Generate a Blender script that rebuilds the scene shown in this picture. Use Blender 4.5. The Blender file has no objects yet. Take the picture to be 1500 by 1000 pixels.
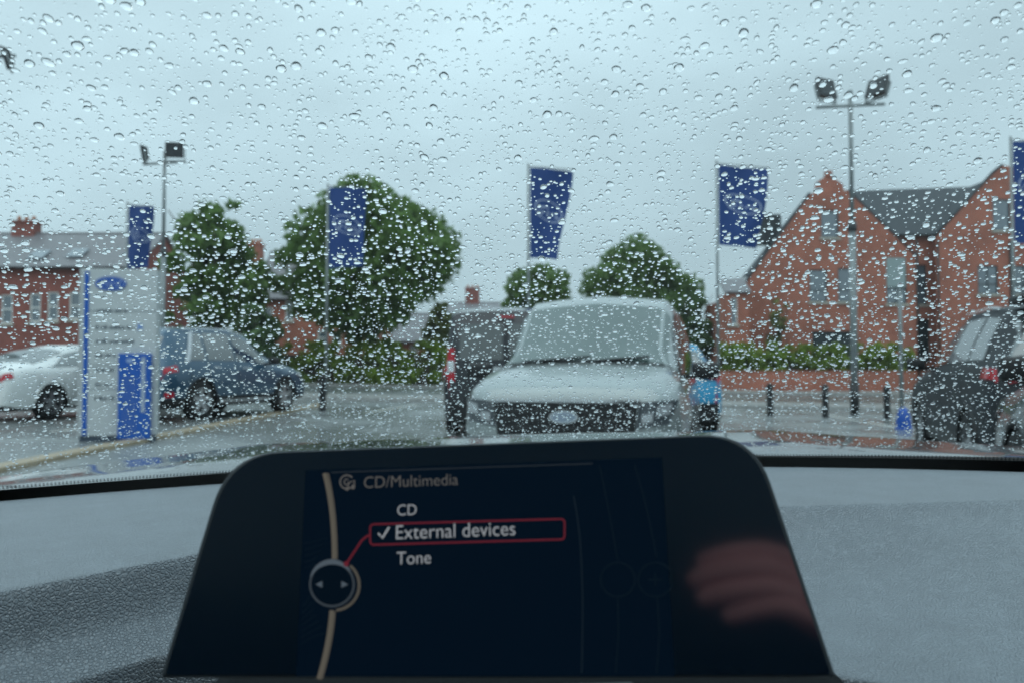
import bpy, bmesh, math, random
import numpy as np
from mathutils import Vector, Matrix, geometry
R = math.radians
random.seed(7); rng = np.random.default_rng(11)
sc = bpy.context.scene
C = sc.collection

# ------------------------------------------------------------------ camera
CAMZ = 1.2; FPX = 1125.0; PITCH = math.atan(37 / FPX)
cam = bpy.data.cameras.new('camera'); camo = bpy.data.objects.new('camera', cam); C.objects.link(camo)
camo.location = (0, 0, CAMZ); camo.rotation_euler = (math.pi / 2 + PITCH, 0, 0)
cam.sensor_width = 36; cam.lens = 27; cam.clip_start = 0.02; cam.clip_end = 2000
cam.dof.use_dof = True; cam.dof.focus_distance = 0.60; cam.dof.aperture_fstop = 8.5
sc.camera = camo
# ------------------------------------------------------------------ world, sun, exposure
w = bpy.data.worlds.new('World'); sc.world = w; w.use_nodes = True
nt = w.node_tree; nt.nodes.clear()
def N(t, **k):
    n = nt.nodes.new(t)
    for a, b in k.items(): setattr(n, a, b)
    return n
out = N('ShaderNodeOutputWorld'); bg = N('ShaderNodeBackground'); bg.inputs['Strength'].default_value = 0.1
sky = N('ShaderNodeTexSky', sky_type='NISHITA'); sky.sun_disc = False
SUN_EL, SUN_AZ = R(58), R(200)
sky.sun_elevation = SUN_EL; sky.sun_rotation = SUN_AZ
tc = N('ShaderNodeTexCoord'); sep = N('ShaderNodeSeparateXYZ'); nt.links.new(tc.outputs['Generated'], sep.inputs[0])
mp = N('ShaderNodeMapping'); mp.inputs['Scale'].default_value = (1.0, 1.0, 2.2); mp.inputs['Location'].default_value = (0.35, 0.0, 0.1)
nt.links.new(tc.outputs['Generated'], mp.inputs['Vector'])
nz = N('ShaderNodeTexNoise'); nz.inputs['Scale'].default_value = 2.1; nz.inputs['Detail'].default_value = 4; nz.inputs['Roughness'].default_value = .5
nt.links.new(mp.outputs[0], nz.inputs['Vector'])
elev = N('ShaderNodeMapRange'); elev.inputs['From Min'].default_value = -0.05; elev.inputs['From Max'].default_value = 0.95
elev.inputs['To Min'].default_value = 0.95; elev.inputs['To Max'].default_value = 2.75
nt.links.new(sep.outputs['Z'], elev.inputs['Value'])
cl = N('ShaderNodeMapRange'); cl.inputs['From Min'].default_value = 0.3; cl.inputs['From Max'].default_value = 0.7
cl.inputs['To Min'].default_value = 0.80; cl.inputs['To Max'].default_value = 1.16
nt.links.new(nz.outputs['Fac'], cl.inputs['Value'])
mul = N('ShaderNodeMath', operation='MULTIPLY'); nt.links.new(elev.outputs[0], mul.inputs[0]); nt.links.new(cl.outputs[0], mul.inputs[1])
ccol = N('ShaderNodeVectorMath', operation='SCALE'); ccol.inputs[0].default_value = (3.75, 4.95, 5.5)
nt.links.new(mul.outputs[0], ccol.inputs['Scale'])
mix = N('ShaderNodeMix', data_type='RGBA'); mix.inputs['Factor'].default_value = 0.94
nt.links.new(sky.outputs[0], mix.inputs['A']); nt.links.new(ccol.outputs[0], mix.inputs['B'])
nt.links.new(mix.outputs['Result'], bg.inputs['Color']); nt.links.new(bg.outputs[0], out.inputs['Surface'])
sl = bpy.data.lights.new('sun', 'SUN'); sl.energy = 0.7; sl.angle = R(80); sl.color = (1.0, .97, .93)
so = bpy.data.objects.new('sun', sl); C.objects.link(so); so.rotation_euler = (R(32), 0, R(-20)); so.location = (0, 0, 30)
sc.view_settings.view_transform = 'Standard'; sc.view_settings.look = 'None'
sc.view_settings.exposure = 0.0; sc.view_settings.gamma = 1; sc.view_settings.use_curve_mapping = False
sc.render.engine = 'CYCLES'
cy = sc.cycles; cy.max_bounces = 9; cy.diffuse_bounces = 3; cy.glossy_bounces = 4; cy.transmission_bounces = 6; cy.transparent_max_bounces = 10
cy.caustics_reflective = False; cy.caustics_refractive = False; cy.use_denoising = True; cy.sample_clamp_indirect = 6; cy.volume_bounces = 0

# ------------------------------------------------------------------ helpers
CAMM = Matrix.Translation((0, 0, CAMZ)) @ Matrix.Rotation(PITCH, 4, 'X')
def at(px, py, Y):
    """world point on the sight line through a photograph pixel, Y metres ahead"""
    d = CAMM.to_3x3() @ Vector(((px - 750) / FPX, 1, (500 - py) / FPX))
    return Vector((0, 0, CAMZ)) + d * (Y / d.y)
def gz(x, y=0):
    return -0.02 * max(-16, min(16, x))
def gp(px, py):
    """ground point under a pixel"""
    d = CAMM.to_3x3() @ Vector(((px - 750) / FPX, 1, (500 - py) / FPX))
    y = 5.0
    for _ in range(60):
        y = (gz(d.x * y) - CAMZ) / d.z * 1.0 if d.z < 0 else 60
    return Vector((d.x * y, y, gz(d.x * y)))

MATS = {}
def mat(name, col, rough=.6, metal=0., spec=.5, noise=0., nscale=20., bump=0., bscale=60., coat=0., emit=None, ior=1.45, vor=False, alpha_fn=None):
    if name in MATS: return MATS[name]
    m = bpy.data.materials.new(name); m.use_nodes = True; t = m.node_tree; b = t.nodes['Principled BSDF']
    b.inputs['Base Color'].default_value = (*col, 1); b.inputs['Roughness'].default_value = rough
    b.inputs['Metallic'].default_value = metal; b.inputs['Specular IOR Level'].default_value = spec
    b.inputs['IOR'].default_value = ior; b.inputs['Coat Weight'].default_value = coat; b.inputs['Coat Roughness'].default_value = .05
    if emit:
        b.inputs['Emission Color'].default_value = (*emit, 1); b.inputs['Emission Strength'].default_value = 1
    tcn = t.nodes.new('ShaderNodeTexCoord')
    if noise:
        n = t.nodes.new('ShaderNodeTexNoise'); n.inputs['Scale'].default_value = nscale; n.inputs['Detail'].default_value = 6
        t.links.new(tcn.outputs['Object'], n.inputs['Vector'])
        mr = t.nodes.new('ShaderNodeMapRange'); mr.inputs['From Min'].default_value = .3; mr.inputs['From Max'].default_value = .7
        mr.inputs['To Min'].default_value = 1 - noise; mr.inputs['To Max'].default_value = 1 + noise
        t.links.new(n.outputs['Fac'], mr.inputs['Value'])
        v = t.nodes.new('ShaderNodeVectorMath'); v.operation = 'SCALE'; v.inputs[0].default_value = col
        t.links.new(mr.outputs[0], v.inputs['Scale']); t.links.new(v.outputs[0], b.inputs['Base Color'])
    if bump:
        n = t.nodes.new('ShaderNodeTexVoronoi' if vor else 'ShaderNodeTexNoise'); n.inputs['Scale'].default_value = bscale
        t.links.new(tcn.outputs['Object'], n.inputs['Vector'])
        bp = t.nodes.new('ShaderNodeBump'); bp.inputs['Strength'].default_value = bump; bp.inputs['Distance'].default_value = .02
        t.links.new(n.outputs[0], bp.inputs['Height']); t.links.new(bp.outputs[0], b.inputs['Normal'])
    MATS[name] = m
    return m

def obj(name, me, m=None, parent=None, loc=None, smooth=False):
    if isinstance(me, bmesh.types.BMesh):
        bm = me; me = bpy.data.meshes.new(name); bm.to_mesh(me); bm.free()
    o = bpy.data.objects.new(name, me); C.objects.link(o)
    if m and not me.materials: me.materials.append(m)
    if parent: o.parent = parent
    if loc is not None: o.location = loc
    if smooth: me.shade_smooth()
    return o
def mesh(name, vs, fs):
    me = bpy.data.meshes.new(name); me.from_pydata([tuple(v) for v in vs], [], fs); me.update(); return me
def tag(o, label, cat, group=None):
    o['label'] = label; o['category'] = cat
    if group: o['group'] = group
    return o
def thing(name, label, cat, loc=(0, 0, 0), rz=0, group=None):
    o = bpy.data.objects.new(name, None); C.objects.link(o); o.empty_display_size = .1
    o.location = loc; o.rotation_euler = (0, 0, rz); return tag(o, label, cat, group)
def struct(o): o['kind'] = 'structure'; return o
def box(bm, x0, x1, y0, y1, z0, z1, bev=0):
    vs = [bm.verts.new(p) for p in ((x0,y0,z0),(x1,y0,z0),(x1,y1,z0),(x0,y1,z0),(x0,y0,z1),(x1,y0,z1),(x1,y1,z1),(x0,y1,z1))]
    fs = [bm.faces.new([vs[i] for i in f]) for f in ((3,2,1,0),(4,5,6,7),(0,1,5,4),(1,2,6,5),(2,3,7,6),(3,0,4,7))]
    if bev:
        es = list({e for f in fs for e in f.edges})
        bmesh.ops.bevel(bm, geom=es, offset=bev, segments=2, affect='EDGES', profile=.6)
def bx(name, x0, x1, y0, y1, z0, z1, m, parent=None, bev=0):
    bm = bmesh.new(); box(bm, x0, x1, y0, y1, z0, z1, bev); return obj(name, bm, m, parent)
def tube(bm, pts, rads, seg=10, cap=True):
    rings = []
    pts = [Vector(p) for p in pts]
    for i, p in enumerate(pts):
        d = (pts[min(i + 1, len(pts) - 1)] - pts[max(i - 1, 0)]).normalized()
        a = d.orthogonal().normalized(); b = d.cross(a)
        if i and abs(d.z) > .9: a = Vector((1, 0, 0)); a = (a - d * a.dot(d)).normalized(); b = d.cross(a)
        elif abs(d.z) > .9: a = Vector((1, 0, 0)); a = (a - d * a.dot(d)).normalized(); b = d.cross(a)
        else: a = Vector((0, 0, 1)); a = (a - d * a.dot(d)).normalized(); b = d.cross(a)
        r = rads[i] if isinstance(rads, (list, tuple)) else rads
        rings.append([bm.verts.new(p + (a * math.cos(2 * math.pi * k / seg) + b * math.sin(2 * math.pi * k / seg)) * r) for k in range(seg)])
    for i in range(len(rings) - 1):
        for k in range(seg):
            bm.faces.new((rings[i][k], rings[i][(k + 1) % seg], rings[i + 1][(k + 1) % seg], rings[i + 1][k]))
    if cap:
        bm.faces.new(rings[0][::-1]); bm.faces.new(rings[-1])
def tb(name, pts, rads, m, parent=None, seg=10):
    bm = bmesh.new(); tube(bm, pts, rads, seg); return obj(name, bm, m, parent, smooth=True)
def lathe(prof, seg=28, axis='Y'):
    """prof: list of (radius, along)"""
    vs, fs = [], []
    for r, a in prof:
        for k in range(seg):
            t = 2 * math.pi * k / seg
            vs.append((r * math.cos(t), a, r * math.sin(t)) if axis == 'Y' else (r * math.cos(t), r * math.sin(t), a))
    n = len(prof)
    for i in range(n - 1):
        for k in range(seg):
            fs.append((i * seg + k, i * seg + (k + 1) % seg, (i + 1) * seg + (k + 1) % seg, (i + 1) * seg + k))
    fs.append(tuple(range(seg))); fs.append(tuple((n - 1) * seg + k for k in range(seg)))
    return vs, fs
def text_mesh(cu, m, parent):
    tmp = bpy.data.objects.new('lettering_source', cu); C.objects.link(tmp); bpy.context.view_layer.update()
    me = bpy.data.meshes.new_from_object(tmp.evaluated_get(bpy.context.evaluated_depsgraph_get())); bpy.data.objects.remove(tmp)
    me.materials.clear(); me.materials.append(m); o = bpy.data.objects.new('lettering', me); C.objects.link(o); o.parent = parent; return o
def lerp(a, b, t): return a + (b - a) * t
def interp(L, x): return float(np.interp(x, [p[0] for p in L], [p[1] for p in L]))
def sm(t): t = max(0, min(1, t)); return t * t * (3 - 2 * t)

# ------------------------------------------------------------------ materials
asphalt = mat('wet_asphalt', (.20, .215, .215), rough=.32, spec=.55, noise=.22, nscale=.6, bump=.25, bscale=90)
tarmac_road = mat('wet_road', (.14, .15, .15), rough=.3, spec=.55, noise=.2, nscale=.8, bump=.2, bscale=80)
paving = mat('paving', (.24, .24, .23), rough=.45, noise=.15, nscale=3)
kerb_mat = mat('kerb_tan', (.36, .29, .20), rough=.5, noise=.18, nscale=5)
kerb_grey = mat('kerb_grey', (.30, .30, .29), rough=.5, noise=.15, nscale=5)
paint_white = mat('road_paint', (.62, .62, .58), rough=.5, noise=.25, nscale=9)
slate = mat('slate', (.040, .048, .056), rough=.7, noise=.25, nscale=7)
slate_light = mat('slate_weathered', (.17, .165, .175), rough=.45, noise=.22, nscale=5)
white_frame = mat('white_paint', (.75, .76, .74), rough=.4)
stone = mat('stone', (.42, .40, .35), rough=.6, noise=.12, nscale=10)
galv = mat('galvanised', (.22, .245, .25), rough=.45, metal=.3, noise=.1, nscale=9)
black_plastic = mat('black_plastic', (.012, .013, .015), rough=.42)
rubber = mat('rubber', (.014, .014, .015), rough=.75)
alloy = mat('alloy', (.55, .56, .58), rough=.28, metal=.8)
dark_glass = mat('car_glass', (.02, .03, .032), rough=.03, spec=.9, ior=1.9, coat=.4)
bldg_glass = mat('window_glass', (.10, .13, .16), rough=.05, spec=.8, ior=1.9)
tail_red = mat('tail_lamp', (.45, .01, .025), rough=.15, coat=.6)
lamp_clear = mat('lamp_clear', (.5, .52, .54), rough=.12, metal=.5, coat=.5)
signal_blue = mat('sign_blue', (.010, .095, .42), rough=.35)
flag_blue = mat('flag_blue', (.012, .050, .20), rough=.7)
flag_print = mat('flag_print', (.34, .40, .56), rough=.7)
silver_panel = mat('silver_panel', (.50, .53, .54), rough=.4, metal=.1, noise=.04, nscale=3)
grey_print = mat('grey_print', (.12, .14, .16), rough=.5)
white_print = mat('white_print', (.65, .68, .70), rough=.4)
chrome = mat('chrome', (.7, .72, .74), rough=.12, metal=1)
def brick_mat(name, c1, c2, mort):
    m = bpy.data.materials.new(name); m.use_nodes = True; t = m.node_tree; b = t.nodes['Principled BSDF']
    tcn = t.nodes.new('ShaderNodeTexCoord'); sp = t.nodes.new('ShaderNodeSeparateXYZ'); t.links.new(tcn.outputs['Object'], sp.inputs[0])
    ad = t.nodes.new('ShaderNodeMath'); t.links.new(sp.outputs['X'], ad.inputs[0]); t.links.new(sp.outputs['Y'], ad.inputs[1])
    cb = t.nodes.new('ShaderNodeCombineXYZ'); t.links.new(ad.outputs[0], cb.inputs['X']); t.links.new(sp.outputs['Z'], cb.inputs['Y'])
    br = t.nodes.new('ShaderNodeTexBrick'); br.inputs['Scale'].default_value = 1; br.inputs['Brick Width'].default_value = .23; br.inputs['Row Height'].default_value = .077
    br.inputs['Mortar Size'].default_value = .008; br.inputs['Color1'].default_value = (*c1, 1); br.inputs['Color2'].default_value = (*c2, 1); br.inputs['Mortar'].default_value = (*mort, 1)
    t.links.new(cb.outputs[0], br.inputs['Vector'])
    n = t.nodes.new('ShaderNodeTexNoise'); n.inputs['Scale'].default_value = .6; n.inputs['Detail'].default_value = 5; t.links.new(tcn.outputs['Object'], n.inputs['Vector'])
    mr = t.nodes.new('ShaderNodeMapRange'); mr.inputs['From Min'].default_value = .3; mr.inputs['From Max'].default_value = .7; mr.inputs['To Min'].default_value = .78; mr.inputs['To Max'].default_value = 1.2
    t.links.new(n.outputs[0], mr.inputs['Value'])
    v = t.nodes.new('ShaderNodeVectorMath'); v.operation = 'SCALE'; t.links.new(br.outputs['Color'], v.inputs[0]); t.links.new(mr.outputs[0], v.inputs['Scale'])
    t.links.new(v.outputs[0], b.inputs['Base Color']); b.inputs['Roughness'].default_value = .8; MATS[name] = m; return m
brick_new = brick_mat('brick_orange', (.42, .120, .070), (.33, .088, .055), (.33, .22, .17))
brick_old = brick_mat('brick_red', (.30, .07, .05), (.24, .06, .045), (.20, .13, .11))
def leaf_mat(name, col, var=.35):
    m = bpy.data.materials.new(name); m.use_nodes = True; t = m.node_tree; b = t.nodes['Principled BSDF']
    g = t.nodes.new('ShaderNodeNewGeometry'); mr = t.nodes.new('ShaderNodeMapRange'); mr.inputs['To Min'].default_value = 1 - var; mr.inputs['To Max'].default_value = 1 + var
    t.links.new(g.outputs['Random Per Island'], mr.inputs['Value'])
    v = t.nodes.new('ShaderNodeVectorMath'); v.operation = 'SCALE'; v.inputs[0].default_value = col; t.links.new(mr.outputs[0], v.inputs['Scale'])
    t.links.new(v.outputs[0], b.inputs['Base Color']); b.inputs['Roughness'].default_value = .5; b.inputs['Specular IOR Level'].default_value = .3
    tr = t.nodes.new('ShaderNodeBsdfTranslucent'); t.links.new(v.outputs[0], tr.inputs['Color'])
    mx = t.nodes.new('ShaderNodeMixShader'); mx.inputs[0].default_value = .42
    o = t.nodes['Material Output']; t.links.new(b.outputs[0], mx.inputs[1]); t.links.new(tr.outputs[0], mx.inputs[2]); t.links.new(mx.outputs[0], o.inputs['Surface'])
    MATS[name] = m; return m
leaf_mid = leaf_mat('leaf_mid', (.14, .235, .065)); leaf_dark = leaf_mat('leaf_dark', (.11, .185, .075)); leaf_bright = leaf_mat('leaf_bright', (.22, .32, .05)); leaf_olive = leaf_mat('leaf_olive', (.19, .22, .075))
bark = mat('bark', (.06, .05, .04), rough=.9, noise=.3, nscale=12)

def wet(m, lo, hi, sc_):
    t = m.node_tree; b = t.nodes['Principled BSDF']; tcn = t.nodes.new('ShaderNodeTexCoord'); n = t.nodes.new('ShaderNodeTexNoise'); n.inputs['Scale'].default_value = sc_; n.inputs['Detail'].default_value = 5
    t.links.new(tcn.outputs['Object'], n.inputs['Vector']); mr = t.nodes.new('ShaderNodeMapRange'); mr.inputs['From Min'].default_value = .42; mr.inputs['From Max'].default_value = .6; mr.inputs['To Min'].default_value = lo; mr.inputs['To Max'].default_value = hi
    t.links.new(n.outputs['Fac'], mr.inputs['Value']); t.links.new(mr.outputs[0], b.inputs['Roughness'])
wet(asphalt, .10, .42, .35); wet(tarmac_road, .12, .42, .3)
# ------------------------------------------------------------------ ground
def sheet(name, x0, x1, y0, y1, m, dz=0, nx=60):
    vs, fs = [], []
    xs = sorted(set([x0, x1] + [x for x in np.linspace(x0, x1, nx)] + [x for x in (-16, 16) if x0 < x < x1]))
    for x in xs: vs += [(x, y0, gz(x) + dz), (x, y1, gz(x) + dz)]
    for i in range(len(xs) - 1): fs.append((2 * i, 2 * i + 2, 2 * i + 3, 2 * i + 1))
    return struct(obj(name, mesh(name, vs, fs), m))
sheet('ground', -600, 600, -60, 900, mat('far_ground', (.09, .10, .07), rough=.7, noise=.3, nscale=.2), -.02)
sheet('car_park', -45, 45, -30, 25.5, asphalt, 0)
sheet('road', -60, 60, 28.3, 41.2, tarmac_road, 0.0)
pv = sheet('pavement', -60, 60, 25.5, 28.0, paving, .11)
sheet('far_pavement', -60, 60, 41.5, 45.5, paving, .11)
def kerb_row(name, x0, x1, y0, y1, m, n, along='x', h=.12):
    k = bpy.data.objects.new(name, None); C.objects.link(k); struct(k)
    L = ((x1 - x0) if along == 'x' else (y1 - y0)) / n
    bm = bmesh.new()
    if along == 'x': box(bm, .006, L - .006, 0, y1 - y0, -.2, 0, .015)
    else: box(bm, 0, x1 - x0, .006, L - .006, -.2, 0, .015)
    me = bpy.data.meshes.new('kerb_stone'); bm.to_mesh(me); bm.free(); me.materials.append(m)
    for i in range(n):
        x = x0 + (L * i if along == 'x' else 0); y = y0 + (0 if along == 'x' else L * i)
        o = bpy.data.objects.new('kerb_stone', me); C.objects.link(o); o.parent = k
        o.location = (x, y, gz(x + (L / 2 if along == 'x' else 0)) + h + random.uniform(-.004, .004))
        o.rotation_euler = (0, .02 if along == 'x' else 0, random.uniform(-.003, .003))
    return k
kerb_row('kerb', -22, 23, 28.0, 28.25, kerb_grey, 50, 'x', .125)
kerb_row('near_kerb', -22, 23, 25.25, 25.5, kerb_grey, 50, 'x', .125)
kerb_row('far_kerb', -30, 30, 41.22, 41.5, kerb_grey, 66, 'x', .125)
kerb_row('kerb_edging', -5.55, -5.30, 7.0, 22.0, kerb_mat, 17, 'y', .055)
def strip(name, pts, wd, m, dz=.004):
    vs, fs = [], []
    for i, p in enumerate(pts):
        p = Vector(p); d = (Vector(pts[min(i + 1, len(pts) - 1)]) - Vector(pts[max(i - 1, 0)])).normalized(); nrm = Vector((-d.y, d.x, 0))
        for s in (-.5, .5):
            q = p + nrm * wd * s; vs.append((q.x, q.y, gz(q.x) + dz))
    for i in range(len(pts) - 1): fs.append((2 * i, 2 * i + 1, 2 * i + 3, 2 * i + 2))
    return struct(obj(name, mesh(name, vs, fs), m))
strip('painted_line', [(9.1, 22.4, 0), (8.9, 20, 0), (8.8, 18, 0), (8.7, 14, 0)], .12, paint_white)
strip('painted_line', [(3.6, 23.9, 0), (9.2, 23.6, 0)], .12, paint_white)
strip('painted_line', [(-9.9, 12.0, 0), (-9.2, 14.4, 0), (-8.5, 16.8, 0)], .1, paint_white)
strip('painted_line', [(-7.5, 12.5, 0), (-6.9, 14.6, 0), (-6.2, 17.0, 0)], .1, paint_white)
strip('painted_line', [(-3.6, 19, 0), (-2.9, 23.5, 0)], .1, paint_white)
strip('painted_line', [(-6.5, 35.0, 0), (9.5, 35.0, 0)], .12, paint_white, .005)

# ------------------------------------------------------------------ buildings
def wall_holes(outer, holes, depth, axis_map):
    """polygon wall in (u,z) with rectangular holes and reveals going back by depth"""
    rings = [outer] + [[(a, c), (b, c), (b, d), (a, d)] for a, b, c, d in holes]
    tri = geometry.tessellate_polygon([[Vector((u, z, 0)) for u, z in r] for r in rings])
    flat = [p for r in rings for p in r]
    vs = [axis_map(u, z, 0) for u, z in flat]; fs = []
    for t in tri:
        fs.append(tuple(t))
    for a, b, c, d in holes:
        q = [(a, c), (b, c), (b, d), (a, d)]; n = len(vs)
        vs += [axis_map(u, z, 0) for u, z in q] + [axis_map(u, z, depth) for u, z in q]
        for k in range(4): fs.append((n + k, n + (k + 1) % 4, n + 4 + (k + 1) % 4, n + 4 + k))
    return vs, fs
def window(parent, amap, a, b, c, d, depth=.1, fm=white_frame, bars=(), sill=True, fw=.06, pane_m=None, rails=()):
    bm = bmesh.new()
    def bar(u0, u1, z0, z1, t0, t1):
        ps = [amap(u, z, t) for t in (t0, t1) for u, z in ((u0, z0), (u1, z0), (u1, z1), (u0, z1))]
        v = [bm.verts.new(p) for p in ps]
        for f in ((0,1,2,3),(7,6,5,4),(0,4,5,1),(1,5,6,2),(2,6,7,3),(3,7,4,0)): bm.faces.new([v[i] for i in f])
    bar(a, a + fw, c, d, depth - .05, depth + .02); bar(b - fw, b, c, d, depth - .05, depth + .02)
    bar(a + fw, b - fw, c, c + fw, depth - .05, depth + .02); bar(a + fw, b - fw, d - fw, d, depth - .05, depth + .02)
    for r in rails: bar(a + fw, b - fw, c + (d - c) * r - fw / 2, c + (d - c) * r + fw / 2, depth - .045, depth + .02)
    for r in bars: bar(a + (b - a) * r - fw / 2, a + (b - a) * r + fw / 2, c + fw, d - fw, depth - .042, depth + .02)
    bmesh.ops.recalc_face_normals(bm, faces=bm.faces)
    wo = obj('window', bm, fm, parent)
    vs = [amap(u, z, depth) for u, z in ((a + fw * .5, c + fw * .5), (b - fw * .5, c + fw * .5), (b - fw * .5, d - fw * .5), (a + fw * .5, d - fw * .5))]
    obj('pane', mesh('pane', vs, [(0, 1, 2, 3)]), pane_m or bldg_glass, wo)
    if sill:
        bm = bmesh.new(); bar(a - .12, b + .12, c - .16, c - .003, -.1, .06); bmesh.ops.recalc_face_normals(bm, faces=bm.faces)
        obj('sill', bm, stone, wo)
    return wo
def quad_slab(name, pts, th, m, parent):
    n = (Vector(pts[1]) - Vector(pts[0])).cross(Vector(pts[3]) - Vector(pts[0])).normalized() * th
    vs = [Vector(p) for p in pts] + [Vector(p) + n for p in pts]
    return obj(name, mesh(name, vs, [(3,2,1,0),(4,5,6,7),(0,1,5,4),(1,2,6,5),(2,3,7,6),(3,0,4,7)]), m, parent)

def P2(px, py, Y):  # photo pixel -> (x, height) on the plane Y ahead
    p = at(px, py, Y); return p.x, p.z
def gable_building():
    Y = 50.0; base = -.35
    b = thing('brick_building', 'orange brick building with two stepped gables and dark slate roof behind the hedge', 'building', (0, Y, base))
    X = lambda px: (px - 750) / FPX * Y * 1.0
    Z = lambda py: P2(750, py, Y)[1] - base
    am = lambda u, z, t: (u, t, z)
    # near gable wall (wide), apex at 1217,262
    g1 = [(X(1085), 0), (X(1345), 0), (X(1345), Z(376)), (X(1318), Z(349)), (X(1246), Z(279)), (X(1240), Z(280)), (X(1238), Z(270)), (X(1217), Z(256)),
          (X(1198), Z(268)), (X(1195), Z(284)), (X(1189), Z(284)), (X(1150), Z(336)), (X(1112), Z(388)), (X(1085), Z(425))]
    wins = [(1205, 1231, 348, 308), (1187, 1213, 442, 395), (1229, 1251, 442, 393), (1300, 1330, 445, 388), (1190, 1252, 522, 485)]
    H = [(X(a), X(c), Z(d), Z(e)) for a, c, d, e in wins]
    vs, fs = wall_holes(g1, H, .14, am); obj('wall', mesh('wall', vs, fs), brick_new, b)
    dg = mat('dark_frame', (.03, .035, .04), rough=.5)
    window(b, am, *H[0], fm=dg); window(b, am, *H[1], fm=dg, rails=(.35,)); window(b, am, *H[2], fm=dg, rails=(.35,)); window(b, am, *H[3], fm=dg, bars=(.5,), rails=(.4,))
    window(b, am, *H[4], fm=dg, sill=False, bars=(.33, .66), pane_m=mat('dark_shop_glass', (.02, .03, .035), rough=.1))
    # link wall, set back, with slate roof
    Yl = 1.5
    aml = lambda u, z, t: (u, t + Yl, z)
    k = (Y + Yl) / Y
    Xl = lambda px: X(px) * k; Zl = lambda py: P2(750, py, Y + Yl)[1] - base
    g2 = [(Xl(1318), 0), (Xl(1425), 0), (Xl(1425), Zl(345)), (Xl(1318), Zl(345))]
    H2 = [(Xl(1333), Xl(1359), Zl(446), Zl(388)), (Xl(1330), Xl(1362), Zl(530), Zl(468))]
    vs, fs = wall_holes(g2, H2, .14, aml); obj('wall', mesh('wall', vs, fs), brick_new, b)
    window(b, aml, *H2[0], fm=dg, rails=(.45,), bars=(.5,)); window(b, aml, *H2[1], fm=dg, sill=False, pane_m=mat('dark_shop_glass', (.02, .03, .035)))
    top = Zl(345)
    zr = P2(750, 276, Y + 7)[1] - base
    quad_slab('roof', [(Xl(1240), Yl - .35, top - .1), (Xl(1440), Yl - .35, top - .1), (Xl(1440) * 1.09, 7, zr), (Xl(1240) * 1.09, 7, zr - .35)], .12, slate, b)
    bx('gutter', Xl(1318), Xl(1425), Yl - .5, Yl - .36, top - .12, top, black_plastic, b)
    # far gable
    g3 = [(X(1378), 0), (X(1600), 0), (X(1600), Z(345)), (X(1560), Z(300)), (X(1497), Z(243)), (X(1480), Z(240)), (X(1465), Z(252)), (X(1425), Z(295)), (X(1400), Z(321)), (X(1378), Z(345))]
    W3 = [(1464, 1490, 336, 290), (1440, 1470, 430, 388), (1494, 1524, 430, 388), (1440, 1475, 520, 470)]
    am3 = lambda u, z, t: (u, t + .4, z)
    H3 = [(X(a), X(c), Z(d), Z(e)) for a, c, d, e in W3]
    vs, fs = wall_holes(g3, H3, .14, am3); obj('wall', mesh('wall', vs, fs), brick_new, b)
    for i, h in enumerate(H3): window(b, am3, *h, fm=dg, bars=() if i == 0 else (.5,), rails=(.35,) if i else ())
    # gable roofs running back
    def ridge(ax, az, bxs, bz, y0, lab='roof'):
        quad_slab(lab, [(ax, y0, az), (bxs, y0, bz), (bxs, 4.5, bz), (ax, 4.5, az)] if bxs < ax else [(bxs, y0, bz), (ax, y0, az), (ax, 4.5, az), (bxs, 4.5, bz)], .1, slate, b)
    ridge(X(1217), Z(272), X(1118), Z(395), .25); ridge(X(1217), Z(272), X(1330), Z(372), .25)
    ridge(X(1482), Z(252), X(1385), Z(345), .7); ridge(X(1482), Z(252), X(1600), Z(350), .7)
    # gable copings
    for pts in ([(1085,425),(1112,388),(1150,336),(1189,284)], [(1246,279),(1318,349),(1345,376)], [(1378,345),(1425,295),(1465,252),(1480,240)]):
        tb('coping', [(X(a), .02 if pts[0][0] != 1378 else .42, Z(c) + .04) for a, c in pts], .09, slate, b, 6)
    bx('finial', X(1213), X(1222), -.1, .3, Z(259), Z(251), brick_new, b)
    bx('chimney', X(1142), X(1172), 3.2, 4.4, Z(345), Z(300), slate, b)
    bx('side_wall', X(1085), X(1085) + .3, .3, 9, 0, Z(432), brick_new, b)
    for px in (1345, 1376, 1488): tb('drainpipe', [(X(px), -.05 if px != 1488 else .32, 0), (X(px), -.05 if px != 1488 else .32, Z(352))], .07, black_plastic, b, 8)
    bx('rear_wall', X(1086), X(1600), 9, 9.3, 0, Z(440), brick_new, b)
    # low annex on the near side
    a = thing('brick_annex', 'low brick annex with grey roof and white window left of gabled building', 'building', (0, 47.5, base))
    Xa = lambda px: (px - 750) / FPX * 47.5; Za = lambda py: P2(750, py, 47.5)[1] - base
    ga = [(Xa(1065), 0), (Xa(1098), 0), (Xa(1098), Za(428)), (Xa(1065), Za(428))]
    ha = [(Xa(1069), Xa(1081), Za(475), Za(436))]
    vs, fs = wall_holes(ga, ha, .1, am); obj('wall', mesh('wall', vs, fs), brick_new, a); window(a, am, *ha[0])
    quad_slab('roof', [(Xa(1060), -.2, Za(430)), (Xa(1100), -.2, Za(430)), (Xa(1104), 2, Za(404)), (Xa(1066), 2, Za(406))], .1, slate_light, a)
    bx('side_wall', Xa(1066), Xa(1066) + .25, .02, 2, 0, Za(430), brick_new, a)
gable_building()

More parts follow.
